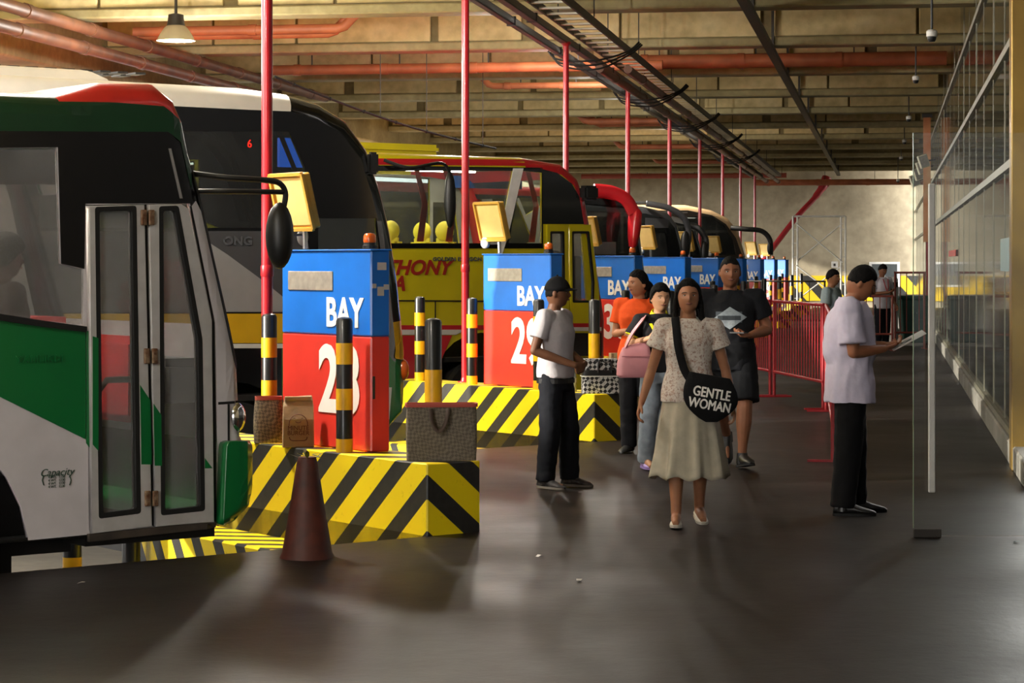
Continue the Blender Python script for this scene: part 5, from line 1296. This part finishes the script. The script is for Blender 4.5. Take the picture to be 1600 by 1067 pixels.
sk = link('skirt', me, M_SKIRT, w.root); sm = sk.modifiers.new('thick', 'SOLIDIFY'); sm.thickness = 0.004
M_FLAT = mat('cream_leather', '#c9c0ae', 0.5); M_SOLE = mat('sole_light', '#b5aea0', 0.7)
for sd in 'RL': w.shoe(sd, M_FLAT, M_SOLE, 0.055, 0.25, w=0.042, collar=False)
# black lettered shoulder bag, its own thing
M_BAGB = cloth('black_canvas', '#121214', scale=40)
bg = thing('shoulder_bag', 'black canvas shoulder bag with white lettering worn by the woman in floral blouse', 'bag', (1.14, 14.93, 0.0))
cx, cz = 0.125, 0.83
mb = MB(); rings = []
for i in range(13):
    u = i/12; z = cz+0.15-0.30*u
    half = (0.13+0.045*math.sin(math.pi*min(1, u*1.1)))*(1.0 if u < 0.55 else math.sqrt(max(0.03, 1-((u-0.55)/0.47)**2)))
    th = 0.05*math.sin(math.pi*(0.12+0.8*u))
    cc = V3((cx+0.01*u, -0.185, z-0.0))
    rings.append([cc+V3((half*math.cos(a)-0.12*0, 0.25*0+th*math.sin(a), 0.10*(0.5-u)*0-0.18*half*math.cos(a)*(1-u))) for a in [2*math.pi*j/24 for j in range(24)]])
bagm = MB().rings(rings).obj('pouch', M_BAGB, bg, smooth=True)
tm = text_mesh('GENTLE\nWOMAN', 0.088, 0.003, 0.0, 0.76, line=0.86); mb = MB()
for dx, dz in ((-0.0022, 0), (0.0022, 0), (0, -0.0018), (0, 0.0018), (0, 0)):       # heavier strokes
    mb.add([v.co+V3((dx, dz, 0)) for v in tm.vertices], [tuple(p.vertices) for p in tm.polygons])
me = mb.mesh('lettering', fix=False)
for v in me.vertices:
    a, c, h_ = v.co; ca, sa = math.cos(R(-10)), math.sin(R(-10)); v.co = V3((cx+0.002+a*ca-c*sa, -h_, cz-0.004+a*sa+c*ca))
conform(bagm, me, 0.003); link('lettering', me, M_LET, bg)
st = smooth_path([(0.0, -0.19, cz+0.12), (-0.04, -0.172, 1.02), (-0.075, -0.155, 1.16), (-0.085, -0.105, 1.28), (-0.085, -0.02, 1.345), (-0.06, 0.08, 1.28), (0.03, 0.15, 1.1), (0.17, 0.14, 0.95), (0.25, 0.0, 0.90), (0.255, -0.13, cz+0.09)], 6)
MB().tube(st, 0.026, 8, flat=0.22, up=(0, 1, 0)).obj('strap', M_BAGB, bg, smooth=True)

# ---- man in cap, left
h = 1.575
m1 = Person('man in black cap and white T-shirt standing with hands clasped', 0.33, 17.42, R(62), h, dict(
    elR=(-0.235, 0.06, 1.04), elL=(0.235, 0.05, 1.04), wrR=(-0.07, -0.20, 0.93), wrL=(0.07, -0.21, 0.935),
    anR=(-0.12, 0.03, 0.085), anL=(0.11, -0.06, 0.085), knR=(-0.11, -0.01, 0.45), knL=(0.10, -0.06, 0.45), toeR=(-0.15, -0.14, 0.03), toeL=(0.13, -0.23, 0.03)),
    '#6b4630', 'skin_brown', 1.0, hy=R(20))
m1.body({'R': (V3((1, -0.45, -0.25)), V3((0.3, 1, 0.2)), -1, 0.5), 'L': (V3((-1, -0.35, -0.25)), V3((-0.3, 1, 0.2)), 1, 0.5)}); m1.face_parts()
m1.hair(0.5, 0.0, 0.004, -0.35)
m1.shirt(cloth('white_cotton', '#c2bdc0', 0.05), grow=0.022, sleeve=0.62, sgrow=0.028, wr=0.008, hemz=0.83)
m1.trousers(cloth('dark_denim', '#1a1c22'), width=1.15)
MB().rings([[v for v in r] for c_, r in [(0, [v+V3((0, 0, dz)) for v in m1.torso_rings(0.020)[1][1]]) for dz in (-0.07, -0.035)]], cap=False).obj('belt', M_BLACK, m1.root)
for sd in 'RL': m1.shoe(sd, mat('grey_trainer', '#55504e', 0.7, c2='#18181a', scale=25), mat('trainer_sole', '#8e8880', 0.7))
cp = m1.hm
def cap_fn(d): k0 = 1.0/math.sqrt((d.x/0.073)**2+(d.y/0.092)**2+(d.z/0.116)**2); u = max(0, min(1, (d.z-0.22)/0.1+0.5)); return k0*(0.9+0.1*u)+0.018*u
M_CAP = cloth('black_cap', '#101012')
cap = MB().rings([[cp @ v for v in r] for r in sphere_shape(cap_fn, 36, 26)]).obj('cap', M_CAP, m1.root, smooth=True)
pk = [[cp @ V3((0.078*math.sin(a)*(1-0.12*u), -0.085*math.cos(a)*0.98-0.075*u*math.cos(a), 0.040-0.012*u-0.02*abs(math.sin(a))*0.6+dz)) for a in [R(-75+150*j/14) for j in range(15)]] for u, dz in ((0, 0.004), (0.5, 0.005), (1, 0.003), (1.02, 0), (1, -0.003), (0.5, -0.004), (0, -0.004))]
MB().rings(pk, cap=False, closed=False).obj('peak', M_CAP, cap, smooth=True)
MB().ball(cp @ V3((0, 0, 0.137)), 0.008, 8, 6).obj('button', M_CAP, cap, smooth=True)

# ---- man in black T-shirt
h = 1.735
m2 = Person('stocky man in black T-shirt and shorts striding with a phone', 1.81, 19.15, R(-6), h, dict(
    shR=(-0.215, 0.0, 1.40), shL=(0.215, 0.0, 1.40), elR=(-0.29, 0.05, 1.12), elL=(0.31, 0.03, 1.14), wrR=(-0.26, -0.12, 0.95), wrL=(0.16, -0.19, 1.10),
    hipR=(-0.10, 0, 0.91), hipL=(0.10, 0, 0.91), knR=(-0.10, 0.02, 0.50), knL=(0.12, -0.12, 0.50), anR=(-0.03, 0.38, 0.24), anL=(0.10, -0.10, 0.10), toeR=(-0.02, 0.30, 0.05), toeL=(0.16, -0.27, 0.07)),
    '#8a5a40', 'skin_deep', 1.16, hy=R(8), hs=1.13)
m2.body({'L': (V3((-0.9, -0.4, 0.05)), V3((0.2, -0.3, 1)), 1, 0.45)}); m2.face_parts()
m2.hair(0.56, 0.0, 0.0035, -0.3)
M_TEE = cloth('black_tee', '#17181c')
tee = m2.shirt(M_TEE, grow=0.024, sleeve=0.6, sgrow=0.028, wr=0.009, belly=0.02, hemz=0.81)
MB().tube([m2.J['neck']+V3((0.07*math.cos(a), 0.066*math.sin(a)-0.004, 0.006+0.016*math.sin(a))) for a in [2*math.pi*i/24 for i in range(25)]], 0.008, 6).obj('neckband', M_TEE, m2.root, smooth=True)
m2.trousers(cloth('black_shorts', '#121316'), end=0.52, grow=0.030, name='shorts', width=1.25)
M_PRINT = mat('tee_print', '#9aa4aa', 0.8, var=0.2, scale=40)
print_on(tee, 'chest_print', [(-0.115, 1.205), (0.10, 1.205), (0.10, 1.295), (-0.115, 1.295)], mat('print_grey', '#4b5358', 0.8), m2.root, 0.003)
print_on(tee, 'chest_print', [(-0.14, 1.235), (0.0, 1.335), (0.14, 1.25), (0.0, 1.15)], M_PRINT, m2.root, 0.006)
print_on(tee, 'chest_print', [(-0.10, 1.225), (0.09, 1.225), (0.09, 1.262), (-0.10, 1.262)], mat('print_dark', '#3c4348', 0.8), m2.root, 0.009)
for sd in 'RL': m2.shoe(sd, M_BLACK, mat('black_sole', '#202022', 0.8), 0.085, 0.29)
ph = thing('mobile_phone', 'black phone held by the man in black T-shirt', 'phone', m2.root.matrix_basis @ V3((0.075, -0.245, 1.125)), R(-40))
MB().box(-0.075, 0.075, -0.037, 0.037, -0.005, 0.005).obj('case', M_BLACK, ph, bevel=0.006, seg=2); MB().box(-0.07, 0.07, -0.033, 0.033, 0.005, 0.0062).obj('screen', M_WSH, ph)

# ---- man in pale shirt, right
h = 1.69
m3 = Person('man in pale lavender shirt and black trousers reading a paper', 2.285, 15.6, R(88), h, dict(
    head=(0, -0.075, 1.555), neck=(0, -0.005, 1.42), chest=(0, 0.01, 1.26), shR=(-0.185, 0.02, 1.385), shL=(0.185, 0.0, 1.385), elR=(-0.22, 0.0, 1.10), elL=(0.21, -0.05, 1.12), wrR=(-0.08, -0.22, 1.12), wrL=(0.06, -0.24, 1.14),
    anR=(-0.10, 0.06, 0.085), anL=(0.10, -0.04, 0.085), knR=(-0.10, 0.02, 0.48), knL=(0.10, -0.03, 0.48), toeR=(-0.12, -0.12, 0.03), toeL=(0.12, -0.22, 0.03)),
    '#9a6446', 'skin_mid', 1.10, hp=R(24))
m3.body({'R': (V3((0.75, -0.9, 0.15)), V3((0.4, 0.2, 1)), -1, 0.45), 'L': (V3((-0.35, -1, 0.15)), V3((-0.3, 0.1, 1)), 1, 0.45)}); m3.face_parts()
m3.hair(0.55, 0.12, 0.006, -0.15, top=0.010)
M_LAV = cloth('lavender_cotton', '#cfc8dc', 0.05)
m3.shirt(M_LAV, grow=0.036, sleeve=0.80, sgrow=0.040, wr=0.012, hemz=0.755, flare=0.04, belly=0.03)
MB().rings([[m3.J['neck']+V3((rx*math.cos(a), ry*math.sin(a)+0.008, z0+0.012*math.sin(a))) for a in [2*math.pi*j/28 for j in range(28)]] for rx, ry, z0 in ((0.078, 0.078, -0.02), (0.070, 0.070, 0.035), (0.074, 0.074, 0.036), (0.094, 0.094, -0.022))], cap=False).obj('collar', M_LAV, m3.root, smooth=True)
m3.trousers(cloth('black_trousers', '#0f0f11'), width=1.1, grow=0.018)
for sd in 'RL': m3.shoe(sd, mat('black_leather', '#121112', 0.35), M_BLACK, 0.075, 0.29)
pp = thing('paper_sheet', 'translucent white paper held by the man in pale shirt', 'paper', m3.root.matrix_basis @ V3((0.02, -0.37, 1.16)), R(88))
rm = Matrix.Rotation(R(-28), 4, 'X')
MB().rings([[rm @ V3((x, y, 0.012*math.sin(x*14)+dz)) for x in [-0.08+0.16*i/8 for i in range(9)]] for y, dz in ((-0.15, 0.0015), (0, 0.0015), (0.1, 0.0015), (0.1, 0), (0, 0), (-0.15, 0))], cap=False, closed=False).obj('sheet', mat('paper_white', '#d5d3d0', 0.7), pp, smooth=True)
MB().box(-0.03, 0.03, -0.05, 0.02, 0.004, 0.01, rm).obj('clip', M_STEEL, pp)

# ---- woman in orange polo
h = 1.62
f1 = Person('woman in orange polo shirt looking aside', 1.13, 20.6, R(-18), h, dict(elR=(-0.22, 0.02, 1.06), elL=(0.22, 0.02, 1.06), wrR=(-0.02, -0.19, 1.10), wrL=(0.06, -0.20, 1.07)), '#a87454', 'skin_tan2', 1.08, True, hy=R(-38), hs=1.09)
f1.body({'R': (V3((1, -0.1, 0.1)), V3((0, 1, 0)), -1, 0.3), 'L': (V3((-1, -0.1, 0.1)), V3((0, 1, 0)), 1, 0.3)}); f1.face_parts()
f1.hair(0.60, -0.05, 0.011, -0.6, long=[([(0, 0.085, 0.0), (0, 0.12, -0.03), (0, 0.125, -0.1), (0.0, 0.11, -0.2)], [0.05, 0.05, 0.042, 0.02], 0.8)])
M_OPOL = cloth('orange_polo', '#d9501c', 0.06)
f1.shirt(M_OPOL, grow=0.022, sleeve=0.62, sgrow=0.028, wr=0.007, hemz=0.82, name='polo_shirt')
MB().rings([[f1.J['neck']+V3((rx*math.cos(a), ry*math.sin(a)+0.006, z0+0.02*math.sin(a))) for a in [2*math.pi*j/28 for j in range(28)]] for rx, ry, z0 in ((0.068, 0.068, -0.01), (0.062, 0.062, 0.03), (0.066, 0.066, 0.031), (0.088, 0.086, -0.018))], cap=False).obj('collar', cloth('dark_collar', '#241f20'), f1.root, smooth=True)
f1.trousers(cloth('dark_trousers', '#17171b'))
for sd in 'RL': f1.shoe(sd, M_BLACK)

# ---- woman in black and yellow polo with pink bag
h = 1.505
f2 = Person('woman in black and yellow polo and light jeans carrying a pink bag', 1.22, 19.02, R(10), h, dict(
    shR=(-0.17, 0.0, 1.215), shL=(0.16, 0.0, 1.215), elR=(-0.27, 0.0, 1.02), elL=(0.20, 0.03, 0.97), wrR=(-0.12, -0.17, 1.085), wrL=(0.2, -0.05, 0.76),
    anR=(-0.13, -0.03, 0.085), anL=(0.03, 0.15, 0.10), knR=(-0.11, -0.07, 0.43), knL=(0.07, 0.0, 0.44), toeR=(-0.12, -0.20, 0.035), toeL=(0.05, 0.0, 0.035)),
    '#b98a68', 'skin_light', 1.06, True, hy=R(6), hs=1.13)
f2.body({'R': (V3((0.7, -0.3, 0.55)), V3((0.2, 1, 0.0)), -1, 0.7)}, shod=False); f2.face_parts()
f2.hair(0.58, 0.0, 0.014, -0.5, top=0.006)
M_BPOL = cloth('black_polo', '#17171a')
pol = f2.shirt(M_BPOL, grow=0.022, sleeve=0.6, sgrow=0.028, wr=0.007, hemz=0.80, name='polo_shirt')
M_YCLO = cloth('yellow_trim', '#d6d21e', 0.08)
MB().rings([[f2.J['neck']+V3((rx*math.cos(a), ry*math.sin(a)+0.004, z0+0.025*math.sin(a))) for a in [2*math.pi*j/28 for j in range(28)]] for rx, ry, z0 in ((0.064, 0.064, -0.01), (0.060, 0.060, 0.03), (0.064, 0.064, 0.031), (0.095, 0.10, -0.03))], cap=False).obj('collar', M_YCLO, f2.root, smooth=True)
for g_ in (-1, 1):
    print_on(pol, 'yellow_stripe', [(g_*0.035, 1.06), (g_*0.055, 1.06), (g_*0.115, 1.20), (g_*0.09, 1.20)], M_YCLO, f2.root, 0.004)
    print_on(pol, 'yellow_stripe', [(g_*0.012, 1.06), (g_*0.026, 1.06), (g_*0.075, 1.20), (g_*0.055, 1.20)], M_YCLO, f2.root, 0.004)
print_on(pol, 'placket', [(-0.012, 1.04), (0.012, 1.04), (0.03, 1.20), (-0.03, 1.20)], M_YCLO, f2.root, 0.003)
a_, e_, w_ = f2.arm_pts('R'); p_ = a_.lerp(e_, 0.6)
MB().tube([p_.lerp(a_, 0.03), p_.lerp(e_, 0.06)], 0.067, 14).obj('sleeve_trim', M_YCLO, f2.root, smooth=True)
f2.trousers(cloth('light_jeans', '#8d98a3', 0.2, 20), width=1.05)
M_PUR = mat('purple_clog', '#a98fd0', 0.5)
for sd in 'RL': f2.shoe(sd, M_PUR, M_PUR, 0.07, 0.25, collar=False)
M_PINK = mat('pink_leather', '#cf8c92', 0.5, var=0.1, scale=10)
R2 = f2.root.matrix_basis
bg = thing('handbag', 'pink leather handbag on the arm of the woman in yellow collar', 'bag', f2.root.location+V3((-0.215, -0.15, 0.0)), R(8))
rg = []
for u, hw, th in ((0, 0.13, 0.05), (0.08, 0.15, 0.065), (0.5, 0.145, 0.06), (0.85, 0.12, 0.035), (1.0, 0.105, 0.015)):
    z = 0.76+0.27*u
    rg.append([V3((hw*math.copysign(abs(math.cos(a))**0.5, math.cos(a)), th*math.copysign(abs(math.sin(a))**0.5, math.sin(a)), z+0.03*math.cos(a)*u)) for a in [2*math.pi*j/24 for j in range(24)]])
bo = MB().rings(rg).obj('pouch', M_PINK, bg, smooth=True, bevel=0.0)
for sy in (-0.03, 0.03):
    MB().tube(smooth_path([(-0.08, sy*0.5, 1.0), (-0.02, sy*1.2, 1.12), (0.06, sy, 1.225), (0.12, 0.15+sy*0.3, 1.26), (0.11, 0.2, 1.2), (0.09, sy*0.5, 1.02)]), 0.013, 8, flat=0.5).obj('strap', M_PINK, bg, smooth=True)
MB().box(-0.12, 0.13, -0.062, -0.058, 0.93, 0.937).obj('seam', cloth('pink_seam', '#a86a70'), bg)
MB().ball((0.10, -0.07, 0.78), (0.02, 0.02, 0.03)).obj('charm', mat('magenta_charm', '#c01a5a', 0.4), bg, smooth=True)

# ---- far attendant and man in grey
f3 = Person('far attendant in white shirt with a red lanyard behind the railing', 7.22, 45.0, R(30), 1.66, dict(elR=(-0.25, 0.0, 1.08), elL=(0.24, 0.02, 1.08), wrR=(-0.02, -0.22, 1.12), wrL=(0.26, -0.1, 0.86)), '#8a5c42', 'skin_far', 1.0, hp=R(18), vox=0.010)
f3.body({'R': (V3((0.6, -0.8, 0.3)), V3((0.3, 0.2, 1)), -1, 0.5)}); f3.face_parts(); f3.hair(0.5, 0.15, 0.012, -0.2)
f3.shirt(cloth('white_shirt', '#d5d2dc', 0.04), grow=0.024, sleeve=0.6, sgrow=0.03, wr=0.007, hemz=0.80, vox=0.012); f3.trousers(cloth('navy_trousers', '#16171e'), vox=0.013)
MB().tube([(-0.06, -0.10, 1.38), (-0.03, -0.152, 1.2), (0.0, -0.158, 1.12), (0.03, -0.152, 1.2), (0.06, -0.10, 1.38)], 0.008, 6).obj('lanyard', mat('lanyard_red', '#b02030', 0.6), f3.root)
for sd in 'RL': f3.shoe(sd, M_BLACK)
f4 = Person('man in grey-blue shirt mostly hidden behind the man in pale shirt', 4.30, 31.0, R(60), 1.60, dict(elR=(-0.25, 0.0, 1.05), wrR=(-0.1, -0.2, 1.0)), '#9a6a4c', 'skin_far2', 1.0, vox=0.010)
f4.body(); f4.face_parts(); f4.hair(0.5, 0.15, 0.012, -0.2)
f4.shirt(cloth('greyblue_shirt', '#9fb0b8', 0.05), grow=0.026, sleeve=0.7, sgrow=0.03, wr=0.007, hemz=0.80, vox=0.012); f4.trousers(cloth('grey_trousers', '#24242a'), vox=0.013)
for sd in 'RL': f4.shoe(sd, M_BLACK)
# ---- seated passenger behind the first bus window
s_, z_ = side(0, 6, 400, 0.75)
p = bay(0, s_, 0.75, 0)
f5 = Person('dark haired passenger seated inside the green bus by the window', p.x, p.y, BROT+R(90)+R(0), 1.70, {n: V3(v)+V3((0, 0, 0.0)) for n, v in dict(
    knR=(-0.10, -0.42, 0.93), knL=(0.10, -0.42, 0.93), anR=(-0.10, -0.38, 0.55), anL=(0.10, -0.38, 0.55), hipR=(-0.09, 0, 0.95), hipL=(0.09, 0, 0.95), wrR=(-0.12, -0.25, 1.0), wrL=(0.12, -0.25, 1.0), elR=(-0.24, 0.02, 1.12), elL=(0.24, 0.02, 1.12),
    toeR=(-0.10, -0.55, 0.52), toeL=(0.10, -0.55, 0.52)).items()}, '#5a3c2c', 'skin_dark', 1.0, vox=0.010)
f5.root.location.z = z_-1.60
f5.body(); f5.face_parts(); f5.hair(0.45, -0.1, 0.028, -0.5, top=0.01)
f5.shirt(cloth('brown_top', '#3a2a24'), sleeve=0.6, vox=0.012); f5.trousers(cloth('dark_jeans_b', '#1d1f26'), vox=0.013)

bpy.data.scenes.remove(TMP)
# ------------------------------------------------------------------ bags, cone and small things
def woven(name, c1, c2, scale=40):
    m, nt, b = nodes(name); tc = nt.nodes.new('ShaderNodeTexCoord')
    ck = nt.nodes.new('ShaderNodeTexChecker'); ck.inputs['Scale'].default_value = scale
    mp = nt.nodes.new('ShaderNodeMapping'); mp.inputs['Rotation'].default_value = (0, R(45), R(20)); nt.links.new(tc.outputs['Object'], mp.inputs[0]); nt.links.new(mp.outputs[0], ck.inputs[0])
    n1 = noise_out(nt, 30, 3, tc.outputs['Object'])
    ck.inputs[1].default_value = (*col(c1), 1); ck.inputs[2].default_value = (*col(c2), 1)
    mx = nt.nodes.new('ShaderNodeMix'); mx.data_type = 'RGBA'; mx.blend_type = 'MULTIPLY'; mx.inputs[0].default_value = 0.5
    nt.links.new(ck.outputs[0], mx.inputs[6]); nt.links.new(n1, mx.inputs[7]); nt.links.new(mx.outputs[2], b.inputs['Base Color']); b.inputs['Roughness'].default_value = 0.8
    return m
M_WOV = woven('woven_brown', '#8a7a62', '#5d5142', 55); M_WOVG = woven('woven_grey', '#84796a', '#6a6052', 60); M_WOVB = woven('woven_black_white', '#c9c7c4', '#1a1a1c', 34)
M_TRIMR = mat('red_trim', '#a8483c', 0.7)
def bag_rings(w, d, h, taper=1.0, sag=0.0, n=28, e=0.4):
    rg = []
    for i in range(9):
        u = i/8; k = taper+(1-taper)*0 if False else 1+(taper-1)*u; bul = 1+sag*math.sin(math.pi*u)
        rg.append([Vector((w/2*k*bul*math.copysign(abs(math.cos(a))**e, math.cos(a)), d/2*k*bul*math.copysign(abs(math.sin(a))**e, math.sin(a)), h*u)) for a in [2*math.pi*j/n for j in range(n)]])
    return rg
# woven tote with red trim at the island end
tt, zz = face(0, 693, 640, 0.02)
g = thing('woven_basket_bag', 'grey woven box bag with red rim at the front corner of the nearest island', 'bag', bay(0, 0.24, 0.185, 0.45), R(4))
MB().rings(bag_rings(0.44, 0.15, 0.35, 1.0, 0.02, e=0.25)).obj('body', M_WOVG, g, smooth=True)
MB().rings([[v*1.0+Vector((0, 0, dz)) for v in bag_rings(0.45+k, 0.16+k, 0.35, 1, e=0.25)[8]] for dz, k in ((-0.012, 0.01), (0.01, 0.01), (0.01, -0.01), (-0.012, -0.01))], cap=False).obj('rim', M_TRIMR, g)
for sy in (-1, 1):
    MB().tube(smooth_path([(-0.07, sy*0.1, 0.33), (-0.06, sy*0.115, 0.24), (-0.02, sy*0.12, 0.19), (0.02, sy*0.115, 0.24), (0.04, sy*0.1, 0.33)]), 0.014, 8, flat=0.5).obj('handle', mat('brown_strap', '#4a3a30', 0.7), g, smooth=True)
# woven bag and paper bag at left
for nm, lb, x, y, wd, dp, hh, m in (('woven_tote', 'brown woven tote with red rim beside the paper bag on the nearest island', 417, 690, 0.20, 0.13, 0.31, M_WOV),):
    tt, zz = face(0, x, y, 0.12)
    g = thing(nm, lb, 'bag', bay(0, 0.09, 2.05, 0.45), R(8))
    MB().rings(bag_rings(wd, dp, hh, 0.92, 0.08, e=0.5)).obj('body', m, g, smooth=True)
    MB().rings([[Vector((v.x*k, v.y*k, hh+dz)) for v in bag_rings(wd, dp, hh, 0.92, e=0.5)[8]] for dz, k in ((-0.012, 1.03), (0.012, 1.03), (0.012, 0.95), (-0.012, 0.95))], cap=False).obj('rim', M_TRIMR, g)
M_KRAFT = mat('kraft_paper', '#a58a6a', 0.8, var=0.12, scale=12, bump=0.3); M_KINK = mat('maroon_ink', '#5e2f26', 0.8)
tt, zz = face(0, 466, 692, 0.05)
g = thing('paper_bag', 'brown paper takeaway bag with printed burger emblem on the nearest island', 'bag', bay(0, 0.05, tt+0.0, 0.45), R(6))
rg = []
for u, kx, ky in ((0, 1, 1), (0.04, 1.0, 1.0), (0.55, 0.98, 0.9), (0.8, 0.96, 0.6), (0.93, 0.90, 0.25), (1.0, 0.84, 0.12)):
    rg.append([Vector((0.105*kx*sx, 0.05*ky*sy, 0.345*u+(0.006*sx if u > 0.9 else 0))) for sx, sy in ((-1, -1), (0, -1.05), (1, -1), (1.03, 0), (1, 1), (0, 1.05), (-1, 1), (-1.03, 0))])
MB().rings(rg).obj('body', M_KRAFT, g, bevel=0.004)
MB().box(-0.092, 0.092, -0.028, -0.012, 0.315, 0.345).obj('folded_top', M_KRAFT, g, bevel=0.004)
pf = lambda a, c, h_: Vector((a, -0.055-h_+max(0, (c-0.13))*0.08, c))
text('lettering', 'MINUTE\nBURGER', 0.042, M_KINK, g, lambda a, c, h_: pf(a, c+0.115, h_), depth=0.001, line=0.8, sx=0.95)
MB().tube([pf(0.062*math.cos(a), 0.155+0.070*math.sin(a), 0.0) for a in [R(-5+190*i/20) for i in range(21)]], 0.003, 5).obj('bun_outline', M_KINK, g)
MB().tube([pf(x, z, 0.0) for x, z in ((-0.06, 0.072), (-0.055, 0.055), (-0.04, 0.048), (0.04, 0.048), (0.055, 0.055), (0.06, 0.072))], 0.003, 5).obj('bun_outline', M_KINK, g)
MB().tube([pf(0.020*math.cos(a), 0.182+0.014*math.sin(a), 0.0) for a in [R(200+140*i/8) for i in range(9)]], 0.0022, 5).obj('smile_line', M_KINK, g)
for sx in (-1, 1): MB().tube([pf(sx*0.026-0.007, 0.196, 0), pf(sx*0.026, 0.2, 0), pf(sx*0.026+0.007, 0.196, 0)], 0.002, 5).obj('eye_line', M_KINK, g)
# black and white woven bag, carton and bottle on the second island
tt, zz = face(1, 948, 610, 0.1)
g = thing('woven_shopper', 'black and white woven shopper on the corner of the second island', 'bag', bay(1, 0.20, 0.10, 0.45), R(6))
MB().rings(bag_rings(0.42, 0.17, 0.33, 1.04, 0.0, e=0.3)).obj('body', M_WOVB, g, smooth=True)
MB().rings([[Vector((v.x*1.01, v.y*1.02, z)) for v in bag_rings(0.435, 0.175, 0.33, 1, e=0.3)[0]] for z in (0.17, 0.225)], cap=False).obj('plain_band', M_BLACK, g, smooth=True)
MB().rings([[Vector((v.x*1.02, v.y*1.03, z)) for v in bag_rings(0.435, 0.175, 0.33, 1, e=0.3)[0]] for z in (0.16, 0.17)], cap=False).obj('pale_line', M_WHITE, g, smooth=True)
for sy in (-1, 1): MB().tube(smooth_path([(-0.07, sy*0.10, 0.2), (-0.06, sy*0.10, 0.32), (0.0, sy*0.105, 0.30), (0.05, sy*0.10, 0.32), (0.06, sy*0.10, 0.2)]), 0.013, 8, flat=0.5).obj('handle', M_BLACK, g, smooth=True)
g = thing('small_carton', 'small brown carton standing behind the black and white shopper', 'box', bay(1, 0.345, 0.11, 0.45), R(15))
MB().box(-0.05, 0.05, -0.04, 0.04, 0, 0.38).obj('box', mat('carton', '#8a7050', 0.8), g, bevel=0.004); MB().box(-0.02, 0.02, -0.042, -0.04, 0.2, 0.38).obj('tape', mat('tape', '#b09a70', 0.4), g)
tt, zz = face(1, 893, 612, 0.08)
g = thing('water_bottle', 'clear plastic bottle on the second island behind the man in cap', 'bottle', bay(1, 0.10, tt, 0.45))
MB().lathe([(0.0, 0.0), (0.033, 0.002), (0.034, 0.03), (0.031, 0.06), (0.034, 0.09), (0.034, 0.14), (0.026, 0.18), (0.013, 0.205), (0.013, 0.215)], 18).obj('body', mat('bottle_plastic', '#a8aca8', 0.1, coat=0.5), g, smooth=True)
MB().lathe([(0.016, 0.212), (0.016, 0.235), (0.0, 0.236)], 14).obj('cap', mat('bottle_cap', '#3a6aa0', 0.4), g); MB().lathe([(0.0346, 0.09), (0.0346, 0.135)], 18, cap=False).obj('wrapper', M_WHITE, g)
# traffic cone with dry leaves in its top
M_CONE = mat('cone_maroon', '#5a2416', 0.6, c2='#34140e', scale=8)
cY = FPX*CAMH/(862-HZY); g = thing('traffic_cone', 'worn dark red traffic cone before the nearest island', 'cone', ((480-800)/FPX*13.3, 13.3, ROAD+0.0))
zf = -0.02-ROAD
MB().rings([[Vector((sx*k, sy*k, z)) for sx, sy in ((-1, -1), (1, -1), (1, 1), (-1, 1))] for z, k in ((zf-0.05, 0.25), (zf-0.01, 0.25), (zf+0.005, 0.22))]).obj('base', M_CONE, g, bevel=0.02)
MB().lathe([(0.17, zf), (0.145, zf+0.05), (0.10, zf+0.32), (0.062, zf+0.56), (0.05, zf+0.60), (0.04, zf+0.60)], 24).obj('shell', M_CONE, g, smooth=True)
M_LEAF = mat('dry_leaf', '#6a6a24', 0.7, c2='#4a3a18', scale=20)
for i in range(9):
    a = i*2.4; r = 0.03+0.05*random.random(); c = Vector((r*math.cos(a), r*math.sin(a), zf+0.60+0.03*random.random())); q = Matrix.Rotation(a, 4, 'Z') @ Matrix.Rotation(R(random.uniform(-35, 35)), 4, 'Y')
    MB().rings([[c+q @ Vector((x, y*wd, 0.006*math.sin(x*40)+dz)) for y in (-1, 0, 1)] for x, wd, dz in ((-0.03, 0.002, 0), (-0.01, 0.013, 0.002), (0.015, 0.012, 0.002), (0.035, 0.001, 0))], cap=False, closed=False).obj('leaf', M_LEAF, g)
# litter scraps on the platform
for i, (x, y) in enumerate(((127, 912), (843, 870), (905, 908), (1588, 848))):
    X, Y, _ = fl(x, y); g = thing('paper_scrap', ['white paper scrap on the floor near the green bus', 'tiny pale scrap on the floor right of the nearest island', 'tiny scrap on the bare floor in the foreground', 'small dark green scrap by the entrance wall'][i], 'litter', (X, Y, 0.002), i*0.7)
    MB().rings([[Vector((a, b_*w_, 0.004*math.sin(a*90+i)+dz)) for b_ in (-1, 0, 1)] for a, w_, dz in ((-0.02, 0.012, 0.004), (0, 0.016, 0.008), (0.02, 0.01, 0.004))], cap=False, closed=False).obj('scrap', M_WHITE if i < 3 else M_BIN, g)
